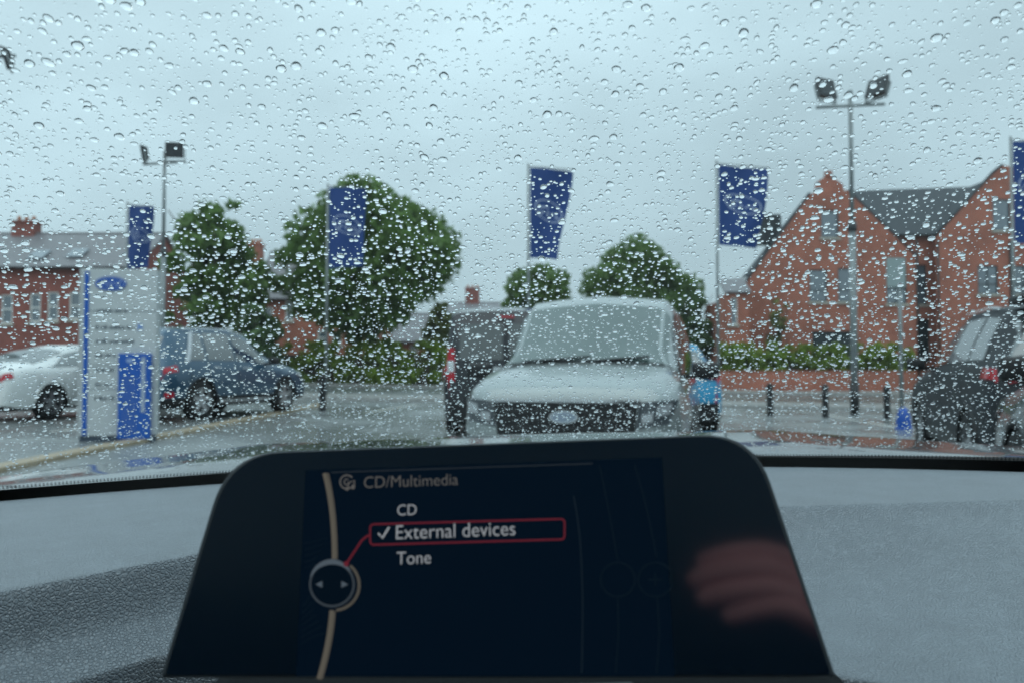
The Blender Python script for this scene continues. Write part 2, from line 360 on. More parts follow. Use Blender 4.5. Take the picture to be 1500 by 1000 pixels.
def house(name, label, Y, x0p, x1p, eave, ridge_p, wallm, roofm, wins, chim=(), base=.1, depth=8, yaw=0, skylights=()):
    x0, x1 = (x0p - 750) / FPX * Y, (x1p - 750) / FPX * Y
    h = thing(name, label, 'house', (x0, Y, base), yaw)
    X = lambda px: (px - 750) / FPX * Y - x0
    Z = lambda py: P2(750, py, Y)[1] - base
    am = lambda u, z, t: (u, t, z)
    W = X(x1p)
    H = [(X(a), X(c), Z(d), Z(e)) for a, c, d, e in wins]
    vs, fs = wall_holes([(0, 0), (W, 0), (W, Z(eave)), (0, Z(eave))], H, .12, am)
    obj('wall', mesh('wall', vs, fs), wallm, h)
    for q in H: window(h, am, *q, rails=(.5,), fw=.09)
    zr = P2(750, ridge_p, Y + depth / 2)[1] - base
    k = (Y + depth / 2) / Y
    xr0, xr1 = -.15, W + .15
    quad_slab('roof', [(xr0, -.35, Z(eave) - .1), (xr1, -.35, Z(eave) - .1), (xr1, depth / 2, zr), (xr0, depth / 2, zr)], .12, roofm, h)
    quad_slab('roof', [(xr1, depth + .3, Z(eave) - .1), (xr0, depth + .3, Z(eave) - .1), (xr0, depth / 2, zr), (xr1, depth / 2, zr)], .12, roofm, h)
    tb('ridge_tile', [(xr0, depth / 2, zr + .1), (xr1, depth / 2, zr + .1)], .12, roofm, h, 6)
    bx('gutter', 0, W, -.5, -.36, Z(eave) - .12, Z(eave), black_plastic, h)
    for xx in (0, W):
        vs = [(xx, .01, 0), (xx, depth, 0), (xx, depth, Z(eave)), (xx, depth / 2, zr), (xx, .01, Z(eave))]
        obj('gable_wall', mesh('gable_wall', vs, [(0, 1, 2, 3, 4)]), wallm, h)
    bx('rear_wall', 0, W, depth, depth + .1, 0, Z(eave), wallm, h)
    for cx, ct, cw in chim:
        cxx = (cx - 750) / FPX * (Y + depth / 2) - x0; ctz = P2(750, ct, Y + depth / 2)[1] - base
        ch = bx('chimney', cxx - cw / 2, cxx + cw / 2, depth / 2 - .45, depth / 2 + .45, zr - 1.0, ctz, wallm, h)
        bx('chimney_cap', cxx - cw / 2 - .08, cxx + cw / 2 + .08, depth / 2 - .53, depth / 2 + .53, ctz + .003, ctz + .14, wallm, ch)
        for j in range(3):
            o = tb('chimney_pot', [(cxx - cw / 3 + j * cw / 3, depth / 2, ctz + .14), (cxx - cw / 3 + j * cw / 3, depth / 2, ctz + .5)], [.14, .11], mat('terracotta', (.38, .16, .09), rough=.7), ch, 10)
    for sx, sz in skylights:
        xs = X(sx); fr = (Z(sz) - Z(eave)) / (zr - Z(eave)); yy = fr * depth / 2
        n = Vector((0, -(zr - Z(eave)), depth / 2)).normalized()
        sk = Vector((0, depth / 2, zr - Z(eave))).normalized()
        p = Vector((xs, yy, Z(sz))) + n * .3
        vs = [p + Vector((a, 0, 0)) + sk * c for a, c in ((-.5, -.6), (.5, -.6), (.5, .6), (-.5, .6))]
        quad_slab('skylight', vs, .05, bldg_glass, h)
    return h
house('terrace_house', 'red brick terrace with grey roof and broad chimney behind the white car', 48, -160, 196, 392, 345, brick_old, slate_light,
      [(-60, -30, 470, 430), (0, 17, 474, 432), (42, 58, 472, 430), (68, 84, 470, 428), (100, 118, 468, 428), (150, 168, 468, 428), (180, 196, 468, 428)], [(35, 328, 1.5)], base=.32, skylights=[(42, 376), (97, 373)])
house('brick_house', 'orange brick house with purple grey roof half hidden between the trees', 56, 372, 548, 438, 372, brick_new, slate_light,
      [(384, 398, 480, 450), (417, 429, 470, 441), (465, 478, 505, 485), (486, 500, 505, 485)], [(374, 360, .9)], base=.2)
house('distant_house', 'distant small house with red chimney between big tree and black van', 85, 655, 742, 462, 445, brick_old, slate_light,
      [(668, 676, 490, 470)], [(692, 424, 1.6)], base=.0, depth=9)
house('far_house', 'far brick house low behind the big round tree', 66, 545, 680, 500, 462, brick_new, slate_light, [(600, 612, 520, 505), (560, 572, 520, 505)], [], base=.1)

# low brick boundary wall + hedges
def boundary_wall(label, x0, x1, Y, h):
    b = thing('boundary_wall', label, 'wall', (x0, Y, gz((x0 + x1) / 2)))
    bx('wall_body', 0, x1 - x0, 0, .23, -.2, h, brick_new, b)
    n = int((x1 - x0) / .45); me = None
    for i in range(n):
        if me is None:
            o = bx('coping_stone', .005, .445, -.03, .26, h + .002, h + .07, mat('brick_cop', (.26, .09, .06), rough=.7, noise=.2, nscale=4), b, .01); me = o.data
        else:
            o = bpy.data.objects.new('coping_stone', me); C.objects.link(o); o.parent = b
        o.location.x = i * .45
    return b
boundary_wall('low orange brick boundary wall beneath the hedge across the road', (1045 - 750) / FPX * 45.6, (1335 - 750) / FPX * 45.6, 45.6, 1.25)

def leaf_cloud(centers, radii, per, size, flat=1.0, seed=0):
    """leaf quads scattered in clumps -> arrays"""
    r = np.random.default_rng(seed); V = []
    for c, ra in zip(centers, radii):
        n = int(per * (ra ** 2)) + 6
        d = r.normal(size=(n, 3)); d /= np.linalg.norm(d, axis=1)[:, None]
        p = np.array(c) + d * ra * (r.random((n, 1)) ** .45) * np.array([1, 1, flat])
        a = r.normal(size=(n, 3)); a /= np.linalg.norm(a, axis=1)[:, None]
        b = r.normal(size=(n, 3)); b -= a * (a * b).sum(1)[:, None]; b /= np.linalg.norm(b, axis=1)[:, None]
        s = size * (.6 + .8 * r.random((n, 1)))
        V.append(np.stack([p - a * s, p - b * s * .45, p + a * s, p + b * s * .45], 1))
    V = np.concatenate(V); return V.reshape(-1, 3)
def quads(name, V):
    me = bpy.data.meshes.new(name); n = len(V); me.vertices.add(n); me.vertices.foreach_set('co', V.astype(np.float32).ravel())
    me.loops.add(n); me.loops.foreach_set('vertex_index', np.arange(n, dtype=np.int32)); me.polygons.add(n // 4)
    me.polygons.foreach_set('loop_start', np.arange(0, n, 4, dtype=np.int32)); me.update(calc_edges=True); return me
def tree(label, px, base_y, top_y, Y, half_w_px, lm, seed, lean=0, crown_low=.22, gaps=.0, squash=1.0, group='trees behind the road', clumps=70, leaf=.26):
    r = np.random.default_rng(seed)
    x = (px - 750) / FPX * Y; g = gz(x); top = at(px, top_y, Y).z - g; hw = half_w_px / FPX * Y
    t = thing('tree', label, 'tree', (x, Y, g), 0, group)
    zc0 = top * crown_low; cz = (zc0 + top) / 2; rz = (top - zc0) / 2
    bm = bmesh.new(); tube(bm, [(0, 0, -.2), (.05, 0, top * .15), (lean * .3, .1, top * .4), (lean * .6, 0, top * .75)], [top * .028, top * .022, top * .016, .04], 9)
    for k in range(7):
        a = k * 2.4 + seed; z0 = top * (.22 + .06 * k); tube(bm, [(0, 0, z0), (math.cos(a) * hw * .4, math.sin(a) * hw * .4, z0 + rz * .35), (math.cos(a) * hw * .75, math.sin(a) * hw * .75, z0 + rz * .75)], [top * .011, top * .007, .02], 6)
    obj('trunk', bm, bark, t, smooth=True)
    cs, rs = [], []
    for i in range(int(clumps * 1.5)):
        d = r.normal(size=3); d /= np.linalg.norm(d); rr = r.random() ** .4
        if gaps and r.random() < gaps: continue
        f = .80 + .2 * math.sin(3 * math.atan2(d[1], d[0]) + seed) * (1 - abs(d[2]))
        wz = 1.0 - .25 * max(0, d[2]) ** 2
        rr *= (1.18 if i % 8 == 0 else 1.0)
        cs.append((d[0] * hw * rr * f * wz + lean * (.5 + .5 * d[2]), d[1] * hw * rr * f * wz, cz + d[2] * rz * rr * .86)); rs.append(hw * (.20 + .14 * r.random()) * squash * (.6 if i % 8 == 0 else 1))
    obj('crown', quads('crown', leaf_cloud(cs, rs, 190 / max(.6, hw / 3.5), leaf, .8, seed)), lm, t)
    return t
tree('big round broadleaf tree behind the second blue flag', 545, 560, 250, 44, 128, leaf_mid, 3, clumps=120, crown_low=.16)
tree('loose tree with sky gaps beside the lamp post on the grass verge', 315, 540, 288, 42, 88, leaf_mid, 8, gaps=.30, clumps=70, crown_low=.12, squash=.8)
tree('dark bushy tree in front of the half hidden orange house', 372, 520, 440, 40, 42, leaf_dark, 12, crown_low=.02, clumps=40)
tree('narrow tree rising directly behind the third blue flag', 790, 540, 372, 60, 58, leaf_mid, 5, clumps=60)
tree('wide domed tree showing above the silver van roof', 930, 540, 352, 62, 86, leaf_mid, 21, clumps=100, crown_low=.2)
tree('smaller low tree beside the fourth flag pole', 1018, 540, 420, 58, 36, leaf_dark, 17, clumps=40, crown_low=.08)
tree('yellow green young tree left of the black van', 645, 540, 440, 50, 28, leaf_olive, 31, clumps=36, crown_low=.1)
tree('pale small tree against the wall of the gabled brick building', 1140, 540, 425, 48.6, 20, leaf_olive, 44, clumps=22, crown_low=.15, gaps=.2, leaf=.18)

def hedge(label, x0, x1, Y, z0, z1, dp, lm, seed):
    g = gz((x0 + x1) / 2); h = thing('hedge', label, 'hedge', (x0, Y, g), 0, 'hedges along the road')
    r = np.random.default_rng(seed); L = x1 - x0; cs, rs = [], []
    for i in range(int(L * 9)):
        cs.append((r.random() * L, (r.random() - .5) * dp * .7 + dp / 2, lerp(z0 + .1, z1 - .25, r.random()))); rs.append(.28 + .2 * r.random())
    for i in range(int(L * 2.5)):
        cs.append((r.random() * L, dp / 2, z1 - .1 + .15 * r.random())); rs.append(.2 + .12 * r.random())
    obj('foliage', quads('foliage', leaf_cloud(cs, rs, 600, .13, 1, seed)), lm, h)
    bm = bmesh.new(); box(bm, .2, L - .2, dp * .55, dp * .7, 0, z1 - .5); obj('stems', bm, bark, h)
    return h
hedge('bright green hedge above the low brick wall', (1050 - 750) / FPX * 46.6, (1335 - 750) / FPX * 46.6, 46.0, .9, 2.75, 1.2, leaf_bright, 2)
hedge('dark green hedge under the big round tree', (385 - 750) / FPX * 44.5, (655 - 750) / FPX * 44.5, 41.9, .05, 2.2, 1.2, leaf_bright, 6)

# ------------------------------------------------------------------ street furniture
def floodlight(parent, loc, rz, tilt, s=1.0):
    """box floodlight: housing > lens, bracket"""
    f = obj('floodlight', mesh('f', *[[(a * s, b * s, c * s) for a, b, c in ((-.34,-.12,-.3),(.34,-.12,-.3),(.34,-.12,.3),(-.34,-.12,.3),(-.2,.14,-.2),(.2,.14,-.2),(.2,.14,.2),(-.2,.14,.2))], [(0,1,2,3),(7,6,5,4),(0,4,5,1),(1,5,6,2),(2,6,7,3),(3,7,4,0)]]), black_plastic, parent)
    f.location = loc; f.rotation_euler = (tilt, 0, rz)
    q = .28 * s; lens = obj('lens', mesh('lens', [(-q, -.125 * s, -q * .85), (q, -.125 * s, -q * .85), (q, -.125 * s, q * .85), (-q, -.125 * s, q * .85)], [(0, 1, 2, 3)]), mat('lens_dark', (.018, .022, .026), rough=.2), f)
    bm = bmesh.new(); box(bm, -.36 * s, -.34 * s, -.03, .03, -.38 * s, .1 * s); box(bm, .34 * s, .36 * s, -.03, .03, -.38 * s, .1 * s); box(bm, -.36 * s, .36 * s, -.03, .03, -.4 * s, -.37 * s)
    obj('bracket', bm, galv, f)
    return f
def lamp_post(label, px, base_py, top_py, Y, arm, lights, arm_rz=0, r=.10):
    x = (px - 750) / FPX * Y; g = gz(x); H = at(px, top_py, Y).z - g
    t = thing('lamp_post', label, 'lamp post', (x, Y, g), 0, 'floodlight posts')
    tb('lower_pole', [(0, 0, 0), (0, 0, H * .58)], r, galv, t, 14)
    tb('upper_pole', [(0, 0, H * .58), (0, 0, H)], r * .62, galv, t, 12)
    tb('base_sleeve', [(0, 0, -.05), (0, 0, .95)], r * 1.25, black_plastic, t, 14)
    tb('collar', [(0, 0, H * .58 - .15), (0, 0, H * .58 + .12)], [r * 1.35, r * 1.1], mat('dark_metal', (.06, .065, .07), rough=.5), t, 14)
    c, s = math.cos(arm_rz), math.sin(arm_rz)
    za = H - .42
    tb('cross_arm', [(-arm * c, -arm * s, za - .08), (arm * c, arm * s, za + .02)], .045, galv, t, 8)
    for (dx, dz, rz, tilt, sc_) in lights:
        floodlight(t, (dx, -.05, za + dz), rz, tilt, sc_)
    return t
lamp_post('tall lamp post with two floodlights in front of the brick gables', 1251, 606, 133, 22.2, 1.0, [(-.78, .42, R(25), R(-14), 1.0), (.82, .47, R(-62), R(-22), 1.0)])
lamp_post('tall lamp post with two floodlights behind the dealer pylon sign', 237, 600, 222, 29, .82, [(-.75, .32, R(-65), R(10), .95), (.42, .42, R(8), R(0), 1.0)])
lamp_post('floodlight post mostly outside the frame beside the terrace', -32, 600, 60, 20, .8, [(.62, -.05, R(-60), R(20), .8), (-.5, .3, R(40), R(0), .9)])

def flag(label, pole_px, y_top, y_bot, x_right_top, x_right_bot, Y, base_py, fl=1, seed=0):
    x = (pole_px - 750) / FPX * Y; g = gz(x); Zt = at(pole_px, y_top, Y).z - g; Zb = at(pole_px, y_bot, Y).z - g
    t = thing('flag', label, 'flag', (x, Y, g), 0, 'blue flags on tall poles')
    tb('pole', [(0, 0, -.05), (0, 0, Zt * .5), (0, 0, Zt + .12)], [.055, .045, .032], galv, t, 10)
    wt = (x_right_top - pole_px) / FPX * Y; wb = (x_right_bot - pole_px) / FPX * Y
    tb('top_arm', [(0, 0, Zt + .03), (wt, 0, Zt - .12 * abs(fl) )], .016, galv, t, 6)
    def S(u, v, off=0):  # u across, v down
        ww = lerp(wt, wb, sm(v)); xx = .06 + u * (ww - .06) + .03 * math.sin(v * 5 + seed) * u
        yy = (.15 * math.sin(u * (4 + seed % 2) + v * 3.2 + seed) + .05 * math.sin(u * 11 - v * 5 + seed * 2)) * u + off
        zz = lerp(Zt - .02, Zb, v) - .15 * u * abs(fl) * (1 - v) - .05 * math.sin(u * 3 + seed) * v
        return (xx, yy, zz)
    n, m_ = 10, 20
    for nm, off in (('cloth', 0),):
        vs = [S(i / n, j / m_, off) for j in range(m_ + 1) for i in range(n + 1)] + [S(i / n, j / m_, off + .006) for j in range(m_ + 1) for i in range(n + 1)]
        k = (n + 1) * (m_ + 1)
        fs = [(j * (n + 1) + i, j * (n + 1) + i + 1, (j + 1) * (n + 1) + i + 1, (j + 1) * (n + 1) + i) for j in range(m_) for i in range(n)]
        fs += [tuple(q + k for q in f[::-1]) for f in fs]
        cl_ = obj(nm, mesh(nm, vs, fs), flag_blue, t, smooth=True)
    # oval emblem with script
    vs, fs = [], []
    seg = 28
    def ring(r0, r1, cu=.52, cv=.47, ru=.40, rv=.115):
        b0 = len(vs)
        for k in range(seg):
            a = 2 * math.pi * k / seg
            for rr in (r0, r1): vs.append(S(cu + ru * rr * math.cos(a), cv + rv * rr * math.sin(a) + .05 * math.cos(a) * rr, -.008))
        for k in range(seg): fs.append((b0 + 2 * k, b0 + 2 * k + 1, b0 + 2 * ((k + 1) % seg) + 1, b0 + 2 * ((k + 1) % seg)))
    ring(.9, 1.0)
    def stroke(ps, wd=.03):
        b0 = len(vs)
        for (u, v) in ps: vs.append(S(u, v - wd * .35, -.009)); vs.append(S(u, v + wd * .35, -.009))
        for i in range(len(ps) - 1): fs.append((b0 + 2 * i, b0 + 2 * i + 1, b0 + 2 * i + 3, b0 + 2 * i + 2))
    stroke([(.24, .47), (.3, .43), (.42, .425), (.5, .44)]); stroke([(.3, .49), (.4, .485)]); stroke([(.36, .43), (.33, .5), (.27, .53), (.22, .51)])
    stroke([(.46, .49), (.5, .475), (.53, .5), (.49, .52), (.46, .5)]); stroke([(.58, .49), (.6, .52), (.62, .49), (.66, .49)]); stroke([(.70, .51), (.74, .485), (.76, .53), (.71, .54)]); stroke([(.78, .43), (.76, .53), (.82, .545)])
    em = obj('emblem', mesh('emblem', vs, fs), flag_print, cl_)
    return t
flag('small blue flag beside the lamp post above the pylon sign', 183, 300, 392, 222, 214, 30, 600, .6, 1)
flag('blue flag hanging straight before the big round tree', 478, 274, 392, 534, 531, 26.5, 600, .3, 2.2)
flag('blue flag swung outward above the silver van', 774, 245, 380, 842, 816, 25, 600, .7, 4)
flag('blue flag with slack lower edge beside the gabled brick building', 1052, 241, 361, 1128, 1112, 24, 600, .9, 5.1)
flag('blue flag cut by the frame edge before the farther gable', 1487, 206, 358, 1545, 1540, 22, 600, .5, 3)

def bollard(px, base_py, label, h=.9):
    p = gp(px, base_py); b = thing('bollard', label, 'bollard', p, 0, 'black bollards')
    vs, fs = lathe([(.085, -.05), (.085, h * .86), (.10, h * .865), (.10, h * .9), (.085, h * .905), (.085, h * .95), (.055, h)], 16, 'Z')
    obj('post', mesh('post', vs, fs), black_plastic, b)
    vs, fs = lathe([(.0865, h * .76), (.0865, h * .80)], 16, 'Z'); obj('band', mesh('band', vs, fs), mat('grey_band', (.10, .10, .10)), b)
bollard(1127, 609, 'black bollard nearest the bright blue car'); bollard(1208, 611, 'black bollard just beside the gable lamp post'); bollard(1298, 613, 'black bollard next to the thin grey sign post'); bollard(473, 601, 'lone black bollard in front of the long dark hedge')
# sign post (back of a sign)
p = at(1321, 600, 20.3); s = thing('sign_post', 'thin grey post carrying the blank back of a road sign', 'sign post', (p.x, 20.3, gz(p.x)))
Hs = at(1321, 378, 20.3).z - gz(p.x)
tb('post', [(0, 0, -.05), (0, 0, Hs)], .05, galv, s, 10)
bm = bmesh.new(); box(bm, -.38, .12, -.09, -.07, Hs - .8, Hs, .03); sp_ = obj('sign_plate', bm, mat('sign_back', (.30, .36, .36), rough=.4, metal=.3), s)
bx('bracket', -.3, .08, -.068, -.05, Hs - .25, Hs - .2, galv, sp_); bx('bracket', -.3, .08, -.068, -.05, Hs - .62, Hs - .57, galv, sp_)
# blue cone
p = gp(1322, 628); cn = thing('blue_cone', 'blue plastic cone standing beside the dark grey car', 'cone', p)
vs, fs = lathe([(.165, .0), (.16, .06), (.15, .22), (.125, .36), (.085, .45), (.03, .49)], 18, 'Z'); obj('cone_body', mesh('c', vs, fs), mat('blue_plastic', (.01, .075, .36), rough=.35), cn, smooth=True)
vs, fs = lathe([(.180, .0), (.180, .025), (.166, .03)], 18, 'Z'); obj('foot', mesh('f', vs, fs), mat('blue_plastic', (.01, .05, .38)), cn)

# pylon sign
def pylon():
    a = at(115, 650, 11.1); ang = R(10)
    t = thing('pylon_sign', 'tall silver pylon sign with blue oval emblem and blue side stripe', 'sign', (a.x, 11.1, gz(a.x)), ang)
    W_, H_, D_ = 1.03, 2.50, .20
    bx('plinth', .0, W_ * .98, .02, D_ - .02, -.03, .08, mat('plinth', (.05, .07, .10), rough=.5), t)
    b = bx('panel', 0, W_, 0, D_, .08, H_, silver_panel, t, .008)
    bx('blue_stripe', .045, .105, -.012, -.002, .09, H_ - .05, signal_blue, t)
    bx('end_trim', -.022, -.003, -.006, D_ + .004, .08, H_, mat('trim_light', (.5, .52, .53), rough=.35), t)
    for z in (H_ - .62, H_ - 1.4, .75): bx('joint', .11, W_ - .01, -.004, -.001, z, z + .008, grey_print, b)
    # emblem
    em = obj('emblem', mesh('e', *(lambda s: ([(.215 * math.cos(2 * math.pi * k / s), -.02, .105 * math.sin(2 * math.pi * k / s)) for k in range(s)] + [(.215 * math.cos(2 * math.pi * k / s), -.003, .105 * math.sin(2 * math.pi * k / s)) for k in range(s)],
             [tuple(range(s))] + [(k, (k + 1) % s, s + (k + 1) % s, s + k) for k in range(s)]))(40)), mat('emblem_blue', (.02, .09, .38), rough=.25), t)
    em.location = (.40, 0, H_ - .22)
    s = 40; vs = []; fs = []
    for k in range(s):
        c_, d_ = math.cos(2 * math.pi * k / s), math.sin(2 * math.pi * k / s)
        vs += [(.185 * c_, -.023, .085 * d_), (.195 * c_, -.023, .092 * d_)]
    for k in range(s): fs.append((2 * k, 2 * k + 1, 2 * ((k + 1) % s) + 1, 2 * ((k + 1) % s)))
    obj('emblem_ring', mesh('r', vs, fs), mat('emblem_line', (.25, .34, .6), rough=.3), em)
    def text(body, size, x, z, m, parent, shear=0, y=-.024):
        cu = bpy.data.curves.new('lettering', 'FONT'); cu.body = body; cu.size = size; cu.extrude = .001; cu.shear = shear
        o = text_mesh(cu, m, parent); o.location = (x, y, z); o.rotation_euler = (math.pi / 2, 0, 0); return o
    text('Ford', .135, -.14, -.04, mat('emblem_line', (.25, .34, .6)), em, .35)
    # rows of small print: unreadable in the picture, kept as dashes of the same length
    rows = [(.22, .62, 1.86), (.20, .72, 1.62), (.21, .73, 1.42), (.20, .48, 1.22), (.20, .46, 1.01), (.21, .45, .80), (.20, .47, .60)]
    for r0, r1, z in rows:
        x = r0; bm = bmesh.new()
        while x < r1:
            l = random.uniform(.025, .06); box(bm, x, min(x + l, r1), -.006, -.002, z, z + random.uniform(.035, .055)); x += l + random.choice([.01, .01, .03])
        obj('print_row', bm, grey_print, t)
    bx('print_icon', .77, .84, -.007, -.002, 1.60, 1.70, mat('icon_blue', (.2, .3, .55)), t)
    # blue tower panel in front
    bt = bx('blue_panel', .545, .985, -.10, -.022, .035, 1.27, signal_blue, t, .012)
    bx('panel_edge', .86, .915, -.108, -.101, .42, 1.22, mat('edge_grey', (.32, .38, .5), rough=.4), bt)
    bm = bmesh.new()
    for i in range(17): box(bm, .60, .80, -.105, -.101, .12 + i * .05, .135 + i * .05)
    obj('print_row', bm, mat('pale_blue_print', (.08, .16, .42)), bt)
    vs = [(.70 + .05 * math.cos(k * .3927), -.106, 1.17 + .035 * math.sin(k * .3927)) for k in range(16)]; obj('print_dot', mesh('d', vs, [tuple(range(16))]), mat('pale_dot', (.25, .35, .6)), bt)
pylon()

# ------------------------------------------------------------------ vehicles
def wheel(parent, x, y, r, side, wd=.22, spokes=5):
    prof = [(r * .64, -wd / 2), (r * .93, -wd / 2), (r, -wd * .36), (r, wd * .36), (r * .93, wd / 2), (r * .64, wd / 2)]
    vs, fs = lathe(prof, 30); fs = fs[:-2]
    t = obj('wheel', mesh('wheel', vs, fs), rubber, parent, (x, y, r), True)
    bm = bmesh.new(); yo = side * wd * .42
    for k in range(spokes):
        a = 2 * math.pi * k / spokes + .3
        c, s_ = math.cos(a), math.sin(a); w0, w1 = r * .13, r * .09
        q = [(-s_ * w0 + c * r * .1, c * w0 + s_ * r * .1), (s_ * w0 + c * r * .1, -c * w0 + s_ * r * .1), (s_ * w1 + c * r * .66, -c * w1 + s_ * r * .66), (-s_ * w1 + c * r * .66, c * w1 + s_ * r * .66)]
        va = [bm.verts.new((u, yo, v)) for u, v in q]; vb = [bm.verts.new((u, yo - side * .05, v)) for u, v in q]
        bm.faces.new(va); bm.faces.new(vb[::-1])
        for i in range(4): bm.faces.new((va[i], va[(i + 1) % 4], vb[(i + 1) % 4], vb[i]))
    vs2, fs2 = lathe([(r * .58, -wd / 2 * .9), (r * .68, -wd / 2 * .98), (r * .68, wd / 2 * .98), (r * .60, wd / 2 * .9)], 30); b0 = [bm.verts.new(v) for v in vs2]
    for f in fs2[:-2]: bm.faces.new([b0[i] for i in f])
    vs3, fs3 = lathe([(r * .16, yo - side * .03), (r * .16, yo + side * .01)], 14); b1 = [bm.verts.new(v) for v in vs3]
    for f in fs3: bm.faces.new([b1[i] for i in f])
    bmesh.ops.recalc_face_normals(bm, faces=bm.faces)
    obj('rim', bm, alloy, t)
    vs, fs = lathe([(r * .62, -.02 + 0 * side), (r * .62, .02)], 24); obj('brake_backing', mesh('bb', vs, fs), mat('brake_dark', (.03, .03, .032), rough=.6), t)
    return t

class Car:
    def __init__(s, name, label, cat, pos, heading, L, W, prof, belt, roofw, wheels, wr, sill, paint, clad=None, group='parked vehicles', nose=(.84, .90, .955, .985, 1.0), ee=.10):
        s.nose, s.ee = nose, ee
        s.L, s.W, s.prof, s.belt, s.roofw, s.wheels, s.wr, s.sill, s.paint = L, W, prof, belt, roofw, wheels, wr, sill, paint
        s.t = thing(name, label, cat, (pos[0], pos[1], gz(pos[0])), math.atan2(heading[1], heading[0]), group)
        xs = set(np.linspace(0, L, 70)) | {.02, .06, .12, L - .02, L - .06, L - .12} | {p[0] for p in prof}
        for wx in wheels: xs |= set(np.linspace(wx - wr * 1.17, wx + wr * 1.17, 17))
        xs = sorted(x for x in xs if 0 <= x <= L); s.xs = [xs[0]]
        for x in xs[1:]:
            if x - s.xs[-1] > .008: s.xs.append(x)
        if clad is None: clad = paint
        vs, fs = [], []; n = 10
        for x in s.xs:
            sec = s.section(x)
            vs += [(x, y, z) for y, z in sec] + [(x, -y, z) for y, z in sec[-2::-1]]
        m = 2 * n - 1
        mats = []
        for i in range(len(s.xs) - 1):
            for k in range(m - 1):
                fs.append((i * m + k, i * m + k + 1, (i + 1) * m + k + 1, (i + 1) * m + k)); mats.append(1 if (k < 1 or k >= m - 2) else 0)
        fs.append(tuple(range(m))[::-1]); fs.append(tuple((len(s.xs) - 1) * m + k for k in range(m))); mats += [0, 0]
        me = mesh('body', vs, fs); me.materials.append(paint); me.materials.append(clad)
        for p_, mi in zip(me.polygons, mats): p_.material_index = mi
        bm = bmesh.new(); bm.from_mesh(me); bmesh.ops.recalc_face_normals(bm, faces=bm.faces); bm.to_mesh(me); bm.free()
        me.shade_smooth(); me.set_sharp_from_angle(angle=R(38))
        s.body = obj('body', me, None, s.t)
        # underbody
        bx('underbody', .15, L - .15, -W / 2 + .22, W / 2 - .22, sill - .06, sill + .25, black_plastic, s.t)
        for wx in wheels:
            bx('wheel_well', wx - wr * 1.1, wx + wr * 1.1, -W / 2 + .06, W / 2 - .06, sill + .05, wr * 2.05, black_plastic, s.t)
            for sd in (-1, 1): wheel(s.t, wx, sd * (W / 2 - .12), wr, sd)
            for sd in (-1, 1):
                # arch lip
                bm = bmesh.new(); pts = []
                for k in range(15):
                    a = math.pi * k / 14; xx = wx + wr * 1.16 * math.cos(a); zz = max(sill, wr + wr * 1.13 * math.sin(a)); pts.append((xx, sd * (s.hw(xx) * .985), zz))
                tube(bm, pts, .022, 6); obj('arch_lip', bm, clad, s.t, smooth=True)
    def hw(s, x):
        e = min(x, s.L - x); k = float(np.interp(e, [0, .03, .1, .25, .6], s.nose if x > s.L / 2 else (.84, .90, .955, .985, 1.0))); return s.W / 2 * k
    def section(s, x):
        zt = interp(s.prof, x); zb = min(interp(s.belt, x), zt - .03); w_ = s.hw(x); zs = s.sill
        e = min(x, s.L - x); zs += .06 * max(0, 1 - e / .3)
        for wx in s.wheels:
            d = abs(x - wx); Ra = s.wr * 1.15
            if d < Ra: zs = max(zs, s.wr + math.sqrt(Ra * Ra - d * d))
        zs = min(zs, zb - .12)
        g = max(0, min(1, (zt - zb - .03) / .35)); wr_ = lerp(.92 * w_, s.roofw * (w_ / (s.W / 2)), g); ee = lerp(.028, s.ee, g)
        h = zb - s.sill
        def zz(f, i): return max(s.sill + f * h, zs + .012 * i)
        pts = [(w_ * .955, zs), (w_ * .985, zz(.2, 1)), (w_, zz(.55, 2)), (w_ * .985, zz(.86, 3)), (w_ * .95, max(zb, zs + .05))]
        z4 = pts[4][1]; p6 = (wr_, max(zt - ee, z4 + .005))
        pts.append((lerp(w_ * .95, wr_, .48) + .012 * g, lerp(z4, p6[1], .5))); pts.append(p6)
        pts.append((wr_ * (.95 - .35 * ee), max(zt - ee * .30, z4 + .008))); pts.append((wr_ * .6, zt - (ee - .09) * .25 * g)); pts.append((0.0, zt + .015))
        return pts
    def P(s, x, q, sd=1, off=.008):
        sec = s.section(min(max(x, 0), s.L)); i = int(min(q, 8.999)); f = q - i
        a, b = Vector(sec[i]), Vector(sec[i + 1]); p_ = a.lerp(b, f); d = b - a
        n = Vector((d.y, -d.x)); n = n.normalized() if n.length > 1e-6 else Vector((1, 0))
        if n.dot(Vector((1, .6))) < 0: n = -n
        p_ = p_ + n * off; return (x, sd * p_.x, p_.y)
    def patch(s, name, x0, x1, q0, q1, m, sd=1, off=.008, nx=10, nq=5, parent=None, ex=0):
        """x0,x1 may be functions of q"""
        vs, fs = [], []
        for j in range(nq + 1):
            q = lerp(q0, q1, j / nq); a = x0(j / nq) if callable(x0) else x0; b = x1(j / nq) if callable(x1) else x1
            for i in range(nx + 1):
                x = lerp(a, b, i / nx); v = s.P(x, q, sd, off); vs.append((v[0] + ex, v[1], v[2]))
        for j in range(nq):
            for i in range(nx): fs.append((j * (nx + 1) + i, j * (nx + 1) + i + 1, (j + 1) * (nx + 1) + i + 1, (j + 1) * (nx + 1) + i))
        return obj(name, mesh(name, vs, fs), m, parent or s.t, smooth=True)
